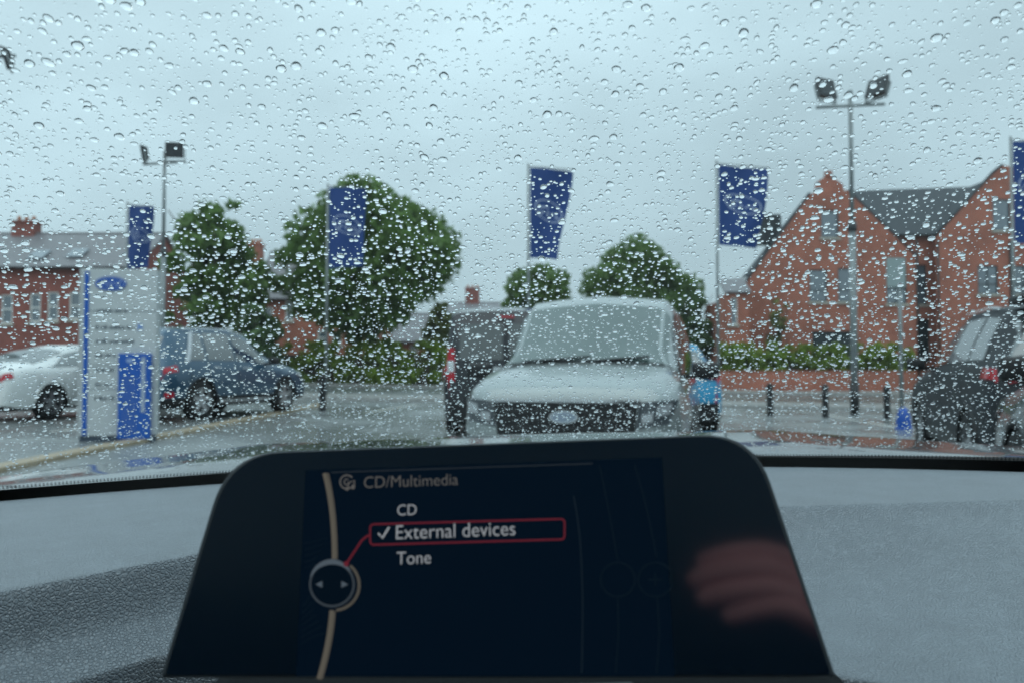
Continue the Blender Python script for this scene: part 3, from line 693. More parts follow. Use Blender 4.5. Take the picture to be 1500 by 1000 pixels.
    def screen(s, name, x0, x1, q0, m, off=.008, x0e=None):
        """full-width glass between stations"""
        vs, fs = [], []; nx, nq = 10, 12
        for i in range(nx + 1):
            x = lerp(x0, x1, i / nx)
            row = [s.P(x, lerp(q0, 9, j / 6), 1, off) for j in range(7)] + [s.P(x, lerp(9, q0, j / 6), -1, off) for j in range(1, 7)]
            vs += row
        for i in range(nx):
            for j in range(nq): fs.append((i * 13 + j, i * 13 + j + 1, (i + 1) * 13 + j + 1, (i + 1) * 13 + j))
        return obj(name, mesh(name, vs, fs), m, s.t, smooth=True)
    def mirror(s, x, z, m, w_=.22):
        for sd in (-1, 1):
            y = s.hw(x) * .95
            bm = bmesh.new(); box(bm, x - .06, x + .08, min(sd * (y + .05), sd * (y + .05 + w_)), max(sd * (y + .05), sd * (y + .05 + w_)), z, z + .16, .035); mo = obj('mirror', bm, m, s.t, smooth=True)
            bx('mirror_arm', x - .02, x + .05, min(sd * (y - .06), sd * (y + .07)), max(sd * (y - .06), sd * (y + .07)), z + .005, z + .05, black_plastic, mo)
    def wrap(s, name, q4, m, off=.012, parent=None, n=10):
        """panel laid round the nose: four (y, z) corners, bilinear"""
        vs, fs = [], []
        for sd_off in (off, off - .02):
            for j in range(n + 1):
                for i in range(n + 1):
                    a, b = i / n, j / n
                    y = (q4[0][0] * (1 - a) + q4[1][0] * a) * (1 - b) + (q4[3][0] * (1 - a) + q4[2][0] * a) * b
                    z = (q4[0][1] * (1 - a) + q4[1][1] * a) * (1 - b) + (q4[3][1] * (1 - a) + q4[2][1] * a) * b
                    lo, hi = s.L * .6, s.L
                    if s.hw(hi) * .985 < abs(y):
                        for _ in range(24):
                            md = (lo + hi) / 2
                            if s.hw(md) * .985 >= abs(y): lo = md
                            else: hi = md
                        x = lo; e = .004; sl_ = (s.hw(x) - s.hw(min(s.L, x + e))) / e; nx, ny = sl_, 1.0
                    else: x = s.L; nx, ny = 1.0, 0.0
                    l_ = math.hypot(nx, ny); x += sd_off * nx / l_; y += math.copysign(sd_off * ny / l_, y); vs.append((x, y, z))
        k = (n + 1) ** 2
        for j in range(n):
            for i in range(n):
                f = (j * (n + 1) + i, j * (n + 1) + i + 1, (j + 1) * (n + 1) + i + 1, (j + 1) * (n + 1) + i); fs += [f, tuple(k + q for q in f[::-1])]
        bd_ = [i for i in range(n + 1)] + [j * (n + 1) + n for j in range(1, n + 1)] + [n * (n + 1) + i for i in range(n - 1, -1, -1)] + [j * (n + 1) for j in range(n - 1, 0, -1)]
        for a, b in zip(bd_, bd_[1:] + bd_[:1]): fs.append((a, b, k + b, k + a))
        bm = bmesh.new(); me = mesh(name, vs, fs); bm.from_mesh(me); bmesh.ops.recalc_face_normals(bm, faces=bm.faces); bm.to_mesh(me); bm.free()
        return obj(name, me, m, parent or s.t)
    def face(s, name, x, ys, m, parent=None, th=.02, sign=1):
        """flat polygon on the nose or tail: ys = list of (y,z)"""
        n = len(ys); vs = [(x, y, z) for y, z in ys] + [(x + sign * th, y, z) for y, z in ys]
        fs = [tuple(range(n)), tuple(range(2 * n - 1, n - 1, -1))] + [(k, (k + 1) % n, n + (k + 1) % n, n + k) for k in range(n)]
        bm = bmesh.new(); me = mesh(name, vs, fs); bm.from_mesh(me); bmesh.ops.recalc_face_normals(bm, faces=bm.faces); bm.to_mesh(me); bm.free()
        return obj(name, me, m, parent or s.t)

def paint(name, col, metal=.5, rough=.28): return mat(name, col, rough=rough, metal=metal, coat=.8, noise=.03, nscale=2)
HD = (.28, .96)
# white saloon
c = Car('parked_saloon', 'white saloon car parked at the left edge behind the pylon sign', 'car', (-9.98, 14.1), HD, 4.7, 1.86,
        [(0, .80), (.04, .98), (.35, 1.04), (.75, 1.12), (1.3, 1.32), (1.8, 1.43), (2.3, 1.46), (2.8, 1.41), (3.55, 1.02), (4.2, .90), (4.6, .76), (4.7, .62)],
        [(0, .88), (.5, .97), (1.5, .97), (3.5, .93), (4.7, .58)], .60, [.98, 3.8], .335, .24, paint('white_car_paint', (.74, .76, .75), 0), None)
for sd in (-1, 1):
    c.patch('side_window', lambda t: .95 + .5 * t, lambda t: 1.98 - .02 * t, 4.25, 5.95, dark_glass, sd)
    c.patch('side_window', lambda t: 2.04 + .0 * t, lambda t: 3.3 - .45 * t, 4.25, 5.95, dark_glass, sd)
    c.patch('tail_lamp', 0.01, .16, 2.9, 3.9, tail_red, sd, .012)
    c.patch('door_line', 1.99, 2.0, 1, 4.2, black_plastic, sd, .003, nx=1)
    c.patch('door_handle', 1.45, 1.62, 3.35, 3.5, chrome, sd, .02, nx=2, nq=1)
    c.patch('tail_lamp', .002, .02, 2.9, 3.9, tail_red, sd, .0, nx=2)
    c.face('tail_lamp', -.018, [(sd * .45, .70), (sd * .75, .72), (sd * .75, .86), (sd * .45, .84)], tail_red)
c.screen('rear_window', .62, 1.45, 6.3, dark_glass); c.screen('windscreen', 2.82, 3.48, 6.3, dark_glass)
c.face('bumper_trim', -.015, [(-.6, .30), (.6, .30), (.66, .44), (-.66, .44)], black_plastic)
c.mirror(3.2, .98, paint('white_car_paint', (1, 1, 1)))
# dark blue SUV
navy = paint('navy_paint', (.030, .082, .140), .3)
suv_prof = [(0, .70), (.02, 1.02), (.09, 1.30), (.24, 1.62), (.42, 1.73), (1.2, 1.79), (2.1, 1.79), (2.75, 1.66), (3.5, 1.18), (4.2, 1.02), (4.55, .86), (4.7, .62)]
suv_belt = [(0, .98), (.6, 1.05), (2.0, 1.04), (3.6, 1.0), (4.4, .9), (4.7, .6)]
c = Car('parked_suv', 'dark blue sport utility vehicle parked right of the pylon sign', 'car', (-7.35, 14.55), HD, 4.7, 1.92, suv_prof, suv_belt, .66, [.95, 3.75], .375, .30, navy, black_plastic)
for sd in (-1, 1):
    c.patch('side_window', lambda t: .66 + .34 * t, lambda t: 1.12 + .04 * t, 4.3, 5.95, dark_glass, sd)
    c.patch('side_window', lambda t: 1.18 + .05 * t, lambda t: 2.02, 4.3, 5.95, dark_glass, sd)
    c.patch('side_window', lambda t: 2.08, lambda t: 3.3 - .62 * t, 4.3, 5.95, dark_glass, sd)
    c.patch('window_trim', lambda t: .52 + .36 * t, lambda t: .64 + .34 * t, 4.2, 6.0, alloy, sd, .016, nx=2)
    c.patch('roof_rail', .7, 2.6, 6.5, 6.8, alloy, sd, .045, nq=1)
    c.patch('tail_lamp', .01, .30, 3.1, 4.1, tail_red, sd, .012)
    c.patch('reflector', .03, .2, 1.1, 1.5, tail_red, sd, .012)
    for xx in (1.15, 2.05, 3.2): c.patch('door_line', xx, xx + .012, .6, 4.2, black_plastic, sd, .003, nx=1)
    c.patch('door_handle', 1.3, 1.5, 3.5, 3.7, alloy, sd, .02, nx=2, nq=1); c.patch('door_handle', 2.2, 2.4, 3.5, 3.7, alloy, sd, .02, nx=2, nq=1)
    c.patch('sill_trim', 1.5, 3.2, .15, .5, alloy, sd, .02, nq=1)
    c.patch('headlamp', 4.25, 4.66, 2.9, 3.9, lamp_clear, sd, .012)
c.screen('rear_window', .09, .25, 6.3, dark_glass); c.screen('windscreen', 2.78, 3.46, 6.2, dark_glass)
c.mirror(3.1, 1.06, black_plastic); c.t.scale = (1.04, 1.04, 1.04)
# silver van, nose to the camera
silver = paint('silver_paint', (.30, .335, .335), .45, .3)
van_prof = [(0, .60), (.015, 1.2), (.05, 1.75), (.18, 1.95), (.6, 2.01), (2.0, 2.035), (2.7, 2.02), (3.0, 1.985), (3.22, 1.90), (3.98, 1.27), (4.4, 1.21), (4.75, 1.14), (4.92, 1.065), (4.97, 1.02), (5.0, .955)]
van_belt = [(0, 1.05), (3.4, 1.05), (4.0, 1.08), (4.6, 1.04), (4.9, .985), (5.0, .90)]
hd = Vector((-.26, -.966)); front = Vector((.44, 6.5)); org = front - hd * 5.0
c = Car('parked_van', 'silver van facing the camera with black grille and oval badge', 'van', org, hd, 5.0, 2.02, van_prof, van_belt, .80, [.95, 4.05], .35, .24, silver, black_plastic, nose=(.66, .76, .87, .945, 1.0), ee=.17)
for sd in (-1, 1):
    c.patch('side_window', lambda t: 2.55, lambda t: 3.95 - .55 * t, 4.3, 5.95, dark_glass, sd)
    c.patch('side_window', lambda t: 1.4, lambda t: 2.42, 4.3, 5.95, dark_glass, sd)
    c.patch('side_window', lambda t: .3, lambda t: 1.3, 4.3, 5.95, dark_glass, sd)
    for xx in (1.35, 2.48, 3.55): c.patch('door_line', xx, xx + .014, .6, 4.2, black_plastic, sd, .003, nx=1)
    hl = c.wrap('headlamp', [(sd * .60, 0.725), (sd * .86, 0.765), (sd * .93, 0.965), (sd * .63, 0.945)], mat('lamp_dark', (.07, .08, .09), rough=.12, coat=.7))
    c.wrap('lamp_lens', [(sd * .65, 0.775), (sd * .73, 0.785), (sd * .73, 0.855), (sd * .65, 0.845)], lamp_clear, .022, hl, 6)
    c.wrap('lamp_lens', [(sd * .76, 0.825), (sd * .86, 0.845), (sd * .87, 0.935), (sd * .77, 0.915)], lamp_clear, .022, hl, 6)
    c.wrap('side_intake', [(sd * .70, 0.425), (sd * .90, 0.445), (sd * .93, 0.685), (sd * .84, 0.685)], black_plastic, .012)
    c.wrap('bumper_blade', [(sd * .56, 0.425), (sd * .69, 0.425), (sd * .90, 0.720), (sd * .80, 0.720)], silver, .03)
    c.patch('pillar_trim', lambda t: 3.95 - .02 - .62 * t, lambda t: 4.06 - .72 * t, 4.25, 6.0, black_plastic, sd, .006, nx=2)
g = c.wrap('grille', [(-.56, .44), (.56, .44), (.62, .935), (-.62, .935)], black_plastic, .012)
for i in range(6): c.wrap('grille_slat', [(-.55, .50 + i * .07), (.55, .50 + i * .07), (.55, .52 + i * .07), (-.55, .52 + i * .07)], mat('slat_dark', (.03, .032, .035), rough=.3), .022, g)
s_ = 30; bd = c.face('badge', 5.024, [(.125 * math.cos(2 * math.pi * k / s_), .815 + .055 * math.sin(2 * math.pi * k / s_)) for k in range(s_)], chrome, g, .012)
c.face('badge_field', 5.0365, [(.108 * math.cos(2 * math.pi * k / s_), .815 + .043 * math.sin(2 * math.pi * k / s_)) for k in range(s_)], mat('badge_blue', (.30, .36, .44), rough=.25, metal=.4), g, .003)
c.wrap('grille_bar', [(-.64, .938), (.64, .938), (.64, .962), (-.64, .962)], chrome, .018)
c.wrap('lower_lip', [(-.66, .29), (.66, .29), (.66, .43), (-.66, .43)], silver, .022)
for y0, y1 in ((-.62, .05), (-.02, .62)): tb('wiper', [(3.99, y0, 1.285), (3.93, y1, 1.335)], .012, black_plastic, c.t, 6)
vg = mat('van_screen_glass', (.035, .068, .062), rough=.04, spec=.8, ior=1.75, coat=.15)
c.screen('windscreen', 3.24, 3.96, 6.2, vg)
c.patch('scuttle', 3.97, 4.03, 5.5, 9, black_plastic, 1, .01, nx=3); c.patch('scuttle', 3.97, 4.03, 5.5, 9, black_plastic, -1, .01, nx=3)
c.mirror(3.72, 1.12, black_plastic, .26)
# black van, tail to the camera
blackp = paint('black_paint', (.012, .014, .020), .2)
hd = Vector((.03, 1.0)).normalized(); org = Vector((-.10, 13.0))
bprof = [(0, .60), (.012, 1.2), (.04, 1.9), (.12, 2.14), (.5, 2.22), (3.2, 2.22), (3.6, 2.1), (4.2, 1.35), (4.8, 1.15), (5.0, .6)]
c = Car('parked_van', 'black van seen from behind, half hidden by the silver van', 'van', org, hd, 5.0, 2.22, bprof, [(0, 1.25), (4, 1.2), (4.7, 1.0), (5, .56)], .98, [.95, 4.05], .35, .26, blackp, black_plastic)
for sd in (-1, 1):
    c.face('rear_window', -.012, [(sd * .06, 1.32), (sd * .80, 1.32), (sd * .76, 1.92), (sd * .06, 1.92)], dark_glass)
    tl = c.face('tail_lamp', -.02, [(sd * .87, .95), (sd * 1.0, .95), (sd * .985, 1.55), (sd * .87, 1.5)], tail_red, th=.03)
    c.patch('tail_lamp', .0, .1, 2.8, 4.4, tail_red, sd, .012, nx=3)
    c.face('reverse_lamp', -.03, [(sd * .88, 1.12), (sd * .99, 1.12), (sd * .99, 1.30), (sd * .88, 1.30)], white_print, tl, th=.012)
    c.face('reflector', -.02, [(sd * .72, .48), (sd * .92, .48), (sd * .92, .54), (sd * .72, .54)], tail_red)
c.face('brake_lamp', -.02, [(-.14, 2.02), (.14, 2.02), (.14, 2.06), (-.14, 2.06)], tail_red)
c.face('handle_trim', -.03, [(-.35, 1.12), (.35, 1.12), (.33, 1.20), (-.33, 1.20)], chrome)
c.face('bumper', -.06, [(-.98, .30), (.98, .30), (.98, .62), (-.98, .62)], black_plastic, th=.06)
c.face('door_gap', -.004, [(-.008, .64), (.008, .64), (.008, 2.0), (-.008, 2.0)], rubber, th=.006)
# cyan blue hatchback
cyan = paint('cyan_paint', (.004, .27, .50), .1, .3)
hd = Vector((.05, 1)).normalized(); org = Vector((2.83, 13.6))
hp = [(0, .62), (.02, 1.05), (.1, 1.2), (.35, 1.5), (.6, 1.68), (1.2, 1.74), (2.0, 1.72), (2.6, 1.55), (3.3, 1.14), (3.9, .98), (4.2, .6)]
c = Car('parked_hatchback', 'bright blue hatchback showing one red tail lamp beside the silver van', 'car', org, hd, 4.2, 1.86, hp, [(0, 1.12), (2, 1.08), (3.6, .98), (4.2, .56)], .60, [.8, 3.4], .34, .26, cyan, black_plastic)
for sd in (-1, 1):
    c.patch('tail_lamp', .0, .26, 3.3, 4.1, tail_red, sd, .014); c.face('tail_lamp', -.02, [(sd * .42, 1.06), (sd * .80, 1.03), (sd * .80, 1.17), (sd * .42, 1.13)], tail_red)
    c.patch('side_window', lambda t: .55 + .2 * t, lambda t: 1.7, 4.3, 5.95, dark_glass, sd); c.patch('side_window', lambda t: 1.76, lambda t: 3.1 - .55 * t, 4.3, 5.95, dark_glass, sd)
c.screen('rear_window', .12, .44, 6.3, dark_glass); c.screen('windscreen', 2.62, 3.25, 6.3, dark_glass)
c.face('bumper', -.03, [(-.80, .30), (.80, .30), (.82, .62), (-.82, .62)], black_plastic, th=.03)
c.mirror(2.95, 1.1, black_plastic)
# dark grey SUV, right edge
greyp = mat('grey_paint', (.035, .039, .044), rough=.5, metal=.1, spec=.3, coat=.0, noise=.05, nscale=2)
hd = Vector((.325, .946)); org = Vector((4.70, 7.55)) + Vector((.946, -.325)) * 1.03
gprof = [(0, .70), (.02, 1.05), (.10, 1.30), (.34, 1.62), (.55, 1.78), (1.2, 1.84), (2.2, 1.83), (2.8, 1.72), (3.5, 1.24), (4.2, 1.1), (4.5, .95), (4.7, .62)]
c = Car('parked_suv', 'dark grey sport utility vehicle at the right edge with red tail lamp', 'car', org, hd, 4.7, 1.96, gprof, [(0, 1.18), (.6, 1.2), (2.2, 1.16), (3.6, 1.1), (4.4, .95), (4.7, .6)], .68, [.95, 3.75], .38, .32, greyp, black_plastic)
for sd in (-1, 1):
    c.patch('side_window', lambda t: .52 + .16 * t, lambda t: 1.12 + .04 * t, 4.3, 5.9, dark_glass, sd); c.patch('side_window', lambda t: 1.18 + .05 * t, lambda t: 2.02, 4.3, 5.9, dark_glass, sd); c.patch('side_window', lambda t: 2.08, lambda t: 3.3 - .62 * t, 4.3, 5.9, dark_glass, sd)
    c.patch('tail_lamp', .06, .40, 3.2, 4.0, tail_red, sd, .014); c.face('tail_lamp', -.02, [(sd * .50, 1.12), (sd * .82, 1.06), (sd * .82, 1.26), (sd * .50, 1.2)], tail_red)
    c.patch('roof_rail', .8, 2.6, 6.5, 6.8, alloy, sd, .05, nq=1)
    for xx in (1.15, 2.05, 3.2): c.patch('door_line', xx, xx + .012, .6, 4.2, black_plastic, sd, .003, nx=1)
    c.patch('door_handle', 1.3, 1.5, 3.5, 3.7, greyp, sd, .025, nx=2, nq=1)
c.screen('rear_window', .11, .40, 6.3, dark_glass); c.screen('windscreen', 2.86, 3.45, 6.2, dark_glass)
bm = bmesh.new(); box(bm, .28, .70, -.64, .64, 1.80, 1.875, .02); obj('spoiler', bm, black_plastic, c.t)
c.face('bumper', -.04, [(-.84, .34), (.84, .34), (.84, .70), (-.84, .70)], black_plastic, th=.05)
c.face('number_plate', -.06, [(-.26, .80), (.26, .80), (.26, .91), (-.26, .91)], mat('plate', (.55, .42, .05), rough=.4))
c.mirror(3.1, 1.16, black_plastic)
c.t.scale = (1.07, 1.07, 1.09)
c2p = paint('steel_grey_paint', (.16, .18, .20), .4, .25)
hd = Vector((.357, .934)); fl = Vector((4.22, 6.85)); org = fl + Vector((.934, -.357)) * .93 - hd * 4.7
c2 = Car('parked_suv', 'mid grey car cut off by the right frame edge, nearest of all', 'car', org, hd, 4.7, 1.86, [(a, b_ * .97) for a, b_ in suv_prof], suv_belt, .64, [.95, 3.75], .36, .28, c2p, black_plastic)
for sd in (-1, 1):
    c2.patch('side_window', lambda t: .66 + .34 * t, lambda t: 2.02, 4.3, 5.9, dark_glass, sd); c2.patch('side_window', lambda t: 2.08, lambda t: 3.3 - .62 * t, 4.3, 5.9, dark_glass, sd)
    c2.patch('headlamp', 4.25, 4.66, 2.9, 3.9, lamp_clear, sd, .012)
c2.t.scale = (1, 1, 1.1)
c2.screen('windscreen', 2.74, 3.46, 6.2, dark_glass); c2.mirror(3.1, 1.06, black_plastic)
# small red car by the gabled building
c = Car('parked_hatchback', 'small dark red car parked at the foot of the gabled building', 'car', (19.6, 33.0), (.25, .97), 3.9, 1.7, [(a * 3.9 / 4.2, b_ * .9) for a, b_ in hp], [(0, 1.0), (2, .98), (3.4, .9), (3.9, .5)], .55, [.75, 3.1], .3, .24, paint('red_paint', (.16, .012, .02), .2), black_plastic)
c.screen('rear_window', .12, .42, 6.3, dark_glass)
for sd in (-1, 1): c.patch('side_window', lambda t: .6 + .2 * t, lambda t: 2.8 - .5 * t, 4.3, 5.95, dark_glass, sd)

# ------------------------------------------------------------------ the car we sit in (car frame rolled a little against the camera)
ROLL = R(-1.6)
RM = Matrix.Rotation(ROLL, 4, 'Y'); cen = Vector((0, 0, CAMZ)); CARM = Matrix.Translation(cen - RM @ cen) @ RM
own = thing('car_interior', 'dark grained dashboard and bonnet of the car the picture is taken from', 'car')
own.matrix_world = CARM
def YB(x): return 1.045 - .45 * x * x
TAN = math.tan(R(29))
def WS(x, d, off=0):  # d: horizontal run back from the glass base
    z = 1.06 + d * TAN - .05 * d * d
    return Vector((x, YB(x) - d - off * .0, z + off))
def grid(name, fn, us, vs_, m, parent, flip=False):
    V = [fn(u, v) for v in vs_ for u in us]; nu = len(us)
    F = [(j * nu + i, j * nu + i + 1, (j + 1) * nu + i + 1, (j + 1) * nu + i) for j in range(len(vs_) - 1) for i in range(nu - 1)]
    if flip: F = [f[::-1] for f in F]
    return obj(name, mesh(name, V, F), m, parent, smooth=True)
clear = bpy.data.materials.new('clear_glass'); clear.use_nodes = True; t = clear.node_tree; t.nodes.remove(t.nodes['Principled BSDF'])
tr = t.nodes.new('ShaderNodeBsdfTransparent'); tr.inputs['Color'].default_value = (.965, 1.0, .99, 1); t.links.new(tr.outputs[0], t.nodes['Material Output'].inputs['Surface'])
XS = np.linspace(-.74, .74, 41)
grid('windscreen', lambda x, d: WS(x, d), XS, np.linspace(0, .86, 15), clear, own)
frit = mat('frit', (.006, .007, .008), rough=.5)
grid('windscreen_border', lambda x, d: WS(x, d) + Vector((0, -.003, -.003)), XS, [-.02, .015, .042], frit, own)
# dotted edge of the border
dv, df = [], []
for k in range(420):
    x = -.72 + 1.44 * k / 419
    for row, rr in ((.0452, .0013), (.0490, .0010)):
        b0 = len(dv); xx = x + (.0017 if row > .047 else 0)
        for a in range(6): dv.append(WS(xx + rr * math.cos(a * 1.047), row + rr * 1.1 * math.sin(a * 1.047)) + Vector((0, -.003, -.003)))
        df.append(tuple(range(b0, b0 + 6)))
o = obj('border_dots', mesh('dots', dv, df), frit, own); o['kind'] = 'stuff'

# dashboard
dash = mat('dash_grain', (.20, .228, .258), rough=.40, spec=.8, ior=1.6, noise=.08, nscale=30)
def dash_bump(m):
    t = m.node_tree; b = t.nodes['Principled BSDF']; tcn = t.nodes.new('ShaderNodeTexCoord')
    nz_ = t.nodes.new('ShaderNodeTexNoise'); nz_.inputs['Scale'].default_value = 60; nz_.inputs['Detail'].default_value = 2; t.links.new(tcn.outputs['Object'], nz_.inputs['Vector'])
    ad = t.nodes.new('ShaderNodeVectorMath'); ad.operation = 'MULTIPLY_ADD'; ad.inputs[1].default_value = (.0025, .0025, .0025); t.links.new(nz_.outputs['Color'], ad.inputs[0]); t.links.new(tcn.outputs['Object'], ad.inputs[2])
    v1 = t.nodes.new('ShaderNodeTexVoronoi'); v1.feature = 'DISTANCE_TO_EDGE'; v1.inputs['Scale'].default_value = 430; t.links.new(ad.outputs[0], v1.inputs['Vector'])
    mr = t.nodes.new('ShaderNodeMapRange'); mr.inputs['From Max'].default_value = .22; t.links.new(v1.outputs['Distance'], mr.inputs['Value'])
    n2 = t.nodes.new('ShaderNodeTexNoise'); n2.inputs['Scale'].default_value = 900; t.links.new(tcn.outputs['Object'], n2.inputs['Vector'])
    a2 = t.nodes.new('ShaderNodeMath'); a2.operation = 'MULTIPLY_ADD'; a2.inputs[1].default_value = .15; t.links.new(n2.outputs['Fac'], a2.inputs[0]); t.links.new(mr.outputs[0], a2.inputs[2])
    bp = t.nodes.new('ShaderNodeBump'); bp.inputs['Strength'].default_value = 1.0; bp.inputs['Distance'].default_value = .00055; t.links.new(a2.outputs[0], bp.inputs['Height']); t.links.new(bp.outputs[0], b.inputs['Normal'])
dash_bump(dash)
def YR(x):  # ridge
    L_ = .553 + (x + .23) * 1.0; R_ = .668 - max(0, x - .25) * .05
    return max(.33, L_) if x < -.2 else (lerp(.583, .668, sm((x + .2) / .4)) if x < .2 else R_)
def YF(x):
    a = abs(x); return (.500 - max(0, a - .233) * 1.2) if x < 0 else (.44 - max(0, a - .187) * .85)
def DZ(x, v):
    """v 0 far edge, .5 ridge, 1 front lip, >1 falls away"""
    yb, yr, yf = YB(x) - .055, YR(x), min(YF(x), YR(x) - .045)
    if v <= .5:
        y = lerp(yb, yr, v * 2); t_ = (yb - y); z = 1.069 + .004 * math.sin(min(1, t_ / .3) * math.pi) + .004 * sm(t_ / .3)
    elif v <= 1:
        u = (v - .5) * 2; y = lerp(yr, yf, u); full = .052 if x < 0 else .054
        fade = 1.0 if x < .3 else max(.55, 1 - (x - .3) * 2.2)
        kink = (sm(u / .30) * .5 + u * .5) if x < 0 else (1 - (1 - u) ** 4.5)
        z = 1.073 - full * (kink * fade + u * (1 - fade))
    else:
        u = v - 1; y = yf - .03 * u + .10 * max(0, u - .2); z = 1.073 - (.052 if x < 0 else .054) - .22 * u ** 1.1
    # little step at the inner corner near the screen
    return Vector((x, y, z))
us = np.linspace(-.78, .78, 121); vv = list(np.linspace(0, .46, 14)) + [.475, .487, .5, .508, .516, .53, .55, .575, .6, .63] + list(np.linspace(.66, .97, 12)) + [.985, 1.0, 1.02, 1.06, 1.15, 1.4, 2.0]
grid('dashboard', DZ, us, vv, dash, own)
bx('dash_under', -.8, .8, .50, 1.0, .55, .90, mat('cabin_dark', (.02, .021, .022), rough=.8), own)
# raised defroster trim behind the screen on the right
# cabin shell
lin = mat('headlining', (.30, .30, .29), rough=.9); trim = mat('door_trim', (.03, .031, .033), rough=.7)
def shell(name, vs, fs, m): return obj(name, mesh(name, vs, fs), m, own)
top = WS(0, .86).z
hv = [(-.78, WS(.74, .86).y, top), (.78, WS(.74, .86).y, top), (.78, WS(0, .86).y, top)]
grid('headliner', lambda x, y: Vector((x, min(y, WS(x, .86).y) if y > -.1 else y, top + .03 * math.sin((y + 1.9) / 2.1 * math.pi) - .06 * (abs(x) / .78) ** 4)), np.linspace(-.78, .78, 13), [1.0, -.3, -.9, -1.5, -1.9], lin, own)
shell('rear_bulkhead', [(-.8, -1.9, .3), (.8, -1.9, .3), (.8, -1.9, 1.6), (-.8, -1.9, 1.6)], [(0, 1, 2, 3)], trim)
shell('cabin_floor', [(-.8, -1.9, .3), (.8, -1.9, .3), (.8, 1.1, .3), (-.8, 1.1, .3)], [(0, 1, 2, 3)], trim)
for sd in (-1, 1):
    x = sd * .78
    shell('door_panel', [(x, -1.9, .3), (x, 1.3, .3), (x, 1.1, 1.04), (x, -1.9, 1.08)], [(0, 1, 2, 3)], trim)
    bm = bmesh.new(); tube(bm, [(x, .80, 1.03), (sd * .755, .35, 1.25), (sd * .74, -.06, top - .01)], .035, 8); obj('windscreen_pillar', bm, trim, own, smooth=True)
    bm = bmesh.new(); tube(bm, [(x, -.85, 1.06), (x, -.80, top)], .06, 8); obj('door_pillar', bm, trim, own, smooth=True)
    shell('side_window', [(x, -.85, 1.06), (x, .8, 1.04), (sd * .74, -.06, top), (sd * .76, -.85, top)], [(0, 1, 2, 3)], clear)
    shell('rear_side_blocker', [(x, -1.9, 1.08), (x, -.86, 1.06), (sd * .76, -.86, top), (sd * .76, -1.9, top)], [(0, 1, 2, 3)], mat('blocker_dark', (.015, .016, .017), rough=.3))  # opaque dark panel, added to keep side-window glow off the display
# seats
for sx in (-.38, .38):
    bm = bmesh.new(); box(bm, sx - .25, sx + .25, -1.15, -.55, .45, .62, .06); box(bm, sx - .25, sx + .25, -1.25, -1.05, .6, 1.2, .07); box(bm, sx - .13, sx + .13, -1.26, -1.16, 1.22, 1.42, .04)
    obj('seat', bm, trim, own, smooth=True)
# centre stack below the screen
bm = bmesh.new(); box(bm, -.17, .17, .345, .50, .85, 1.035, .012); obj('centre_stack', bm, mat('stack_black', (.006, .007, .008), rough=.8, spec=.15), own)
bm = bmesh.new(); box(bm, -.155, .155, .305, .336, 1.035, 1.052, .005); obj('vent_trim', bm, mat('satin_trim', (.30, .31, .32), rough=.35, metal=.7), own)
# bonnet (outside)
bonnet_paint = mat('bonnet_paint', (.012, .014, .018), rough=.07, metal=.2, coat=1.0, ior=1.8, bump=.16, bscale=170)
def BN(u, v):
    x = u; y = 1.06 + v * 1.40 - .32 * u * u * (.6 + .4 * v)
    z0 = float(np.interp(v, [0, .05, .10, .13, .17, .30, .34, .42, .55, .8, 1.0], [1.034, 1.0490, 1.0625, 1.0668, 1.0685, 1.0690, 1.066, 1.053, 1.025, .96, .86]))
    z = z0 - .030 * (abs(u) / .88) ** 2.6 + .006 * math.exp(-((abs(u) - .48) / .10) ** 2)
    return Vector((x, y, z))
grid('bonnet', BN, np.linspace(-.88, .88, 61), np.linspace(0, 1, 60), bonnet_paint, own)
grid('scuttle_panel', lambda x, v: Vector((x, YB(x) + lerp(.02, .12, v), lerp(1.045, 1.0, v))), np.linspace(-.75, .75, 25), [0, .5, 1], black_plastic, own)
for x0, x1, dx in ((-.62, .02, .03), (.05, .66, .02)):
    bm = bmesh.new(); n = 16
    tube(bm, [WS(lerp(x0, x1, k / n), -.012 + .016 * k / n) + Vector((0, .006, .012)) for k in range(n + 1)], .006, 6); wb = obj('wiper_blade', bm, rubber, own, smooth=True)
    tb('wiper_arm', [WS((x0 + x1) / 2 - .05, -.005) + Vector((0, .012, .012)), WS(x1 - .02, -.02) + Vector((0, .03, .004))], .007, black_plastic, wb, 6)
# wings below the bonnet so the car reads as a body from outside
for sd in (-1, 1):
    grid('front_wing', lambda u, v: Vector((sd * lerp(.88, .92, v), BN(.88, u).y, lerp(BN(.88, u).z, .45, v))), np.linspace(0, 1, 12), [0, .1, .5, 1], bonnet_paint, own)

# ------------------------------------------------------------------ display
Dc = at(735, 820, .335)
LEAN = R(17); rr = Vector((math.cos(R(1.6)), 0, math.sin(R(1.6))))
uu = Vector((0, math.sin(LEAN), math.cos(LEAN))); uu = (uu - rr * uu.dot(rr)).normalized(); nn = rr.cross(uu)  # nn points towards the camera? check sign
if nn.y > 0: nn = -nn
DM = Matrix(((rr.x, uu.x, nn.x, Dc.x), (rr.y, uu.y, nn.y, Dc.y), (rr.z, uu.z, nn.z, Dc.z), (0, 0, 0, 1)))
disp = thing('infotainment_display', 'dark dashboard screen showing a white menu with a red framed row', 'screen'); disp.matrix_world = DM
def L(px, py):
    d = CAMM.to_3x3() @ Vector(((px - 750) / FPX, 1, (500 - py) / FPX)); o_ = Vector((0, 0, CAMZ))
    k = (Dc - o_).dot(nn) / d.dot(nn); q = o_ + d * k - Dc; return (q.dot(rr), q.dot(uu))
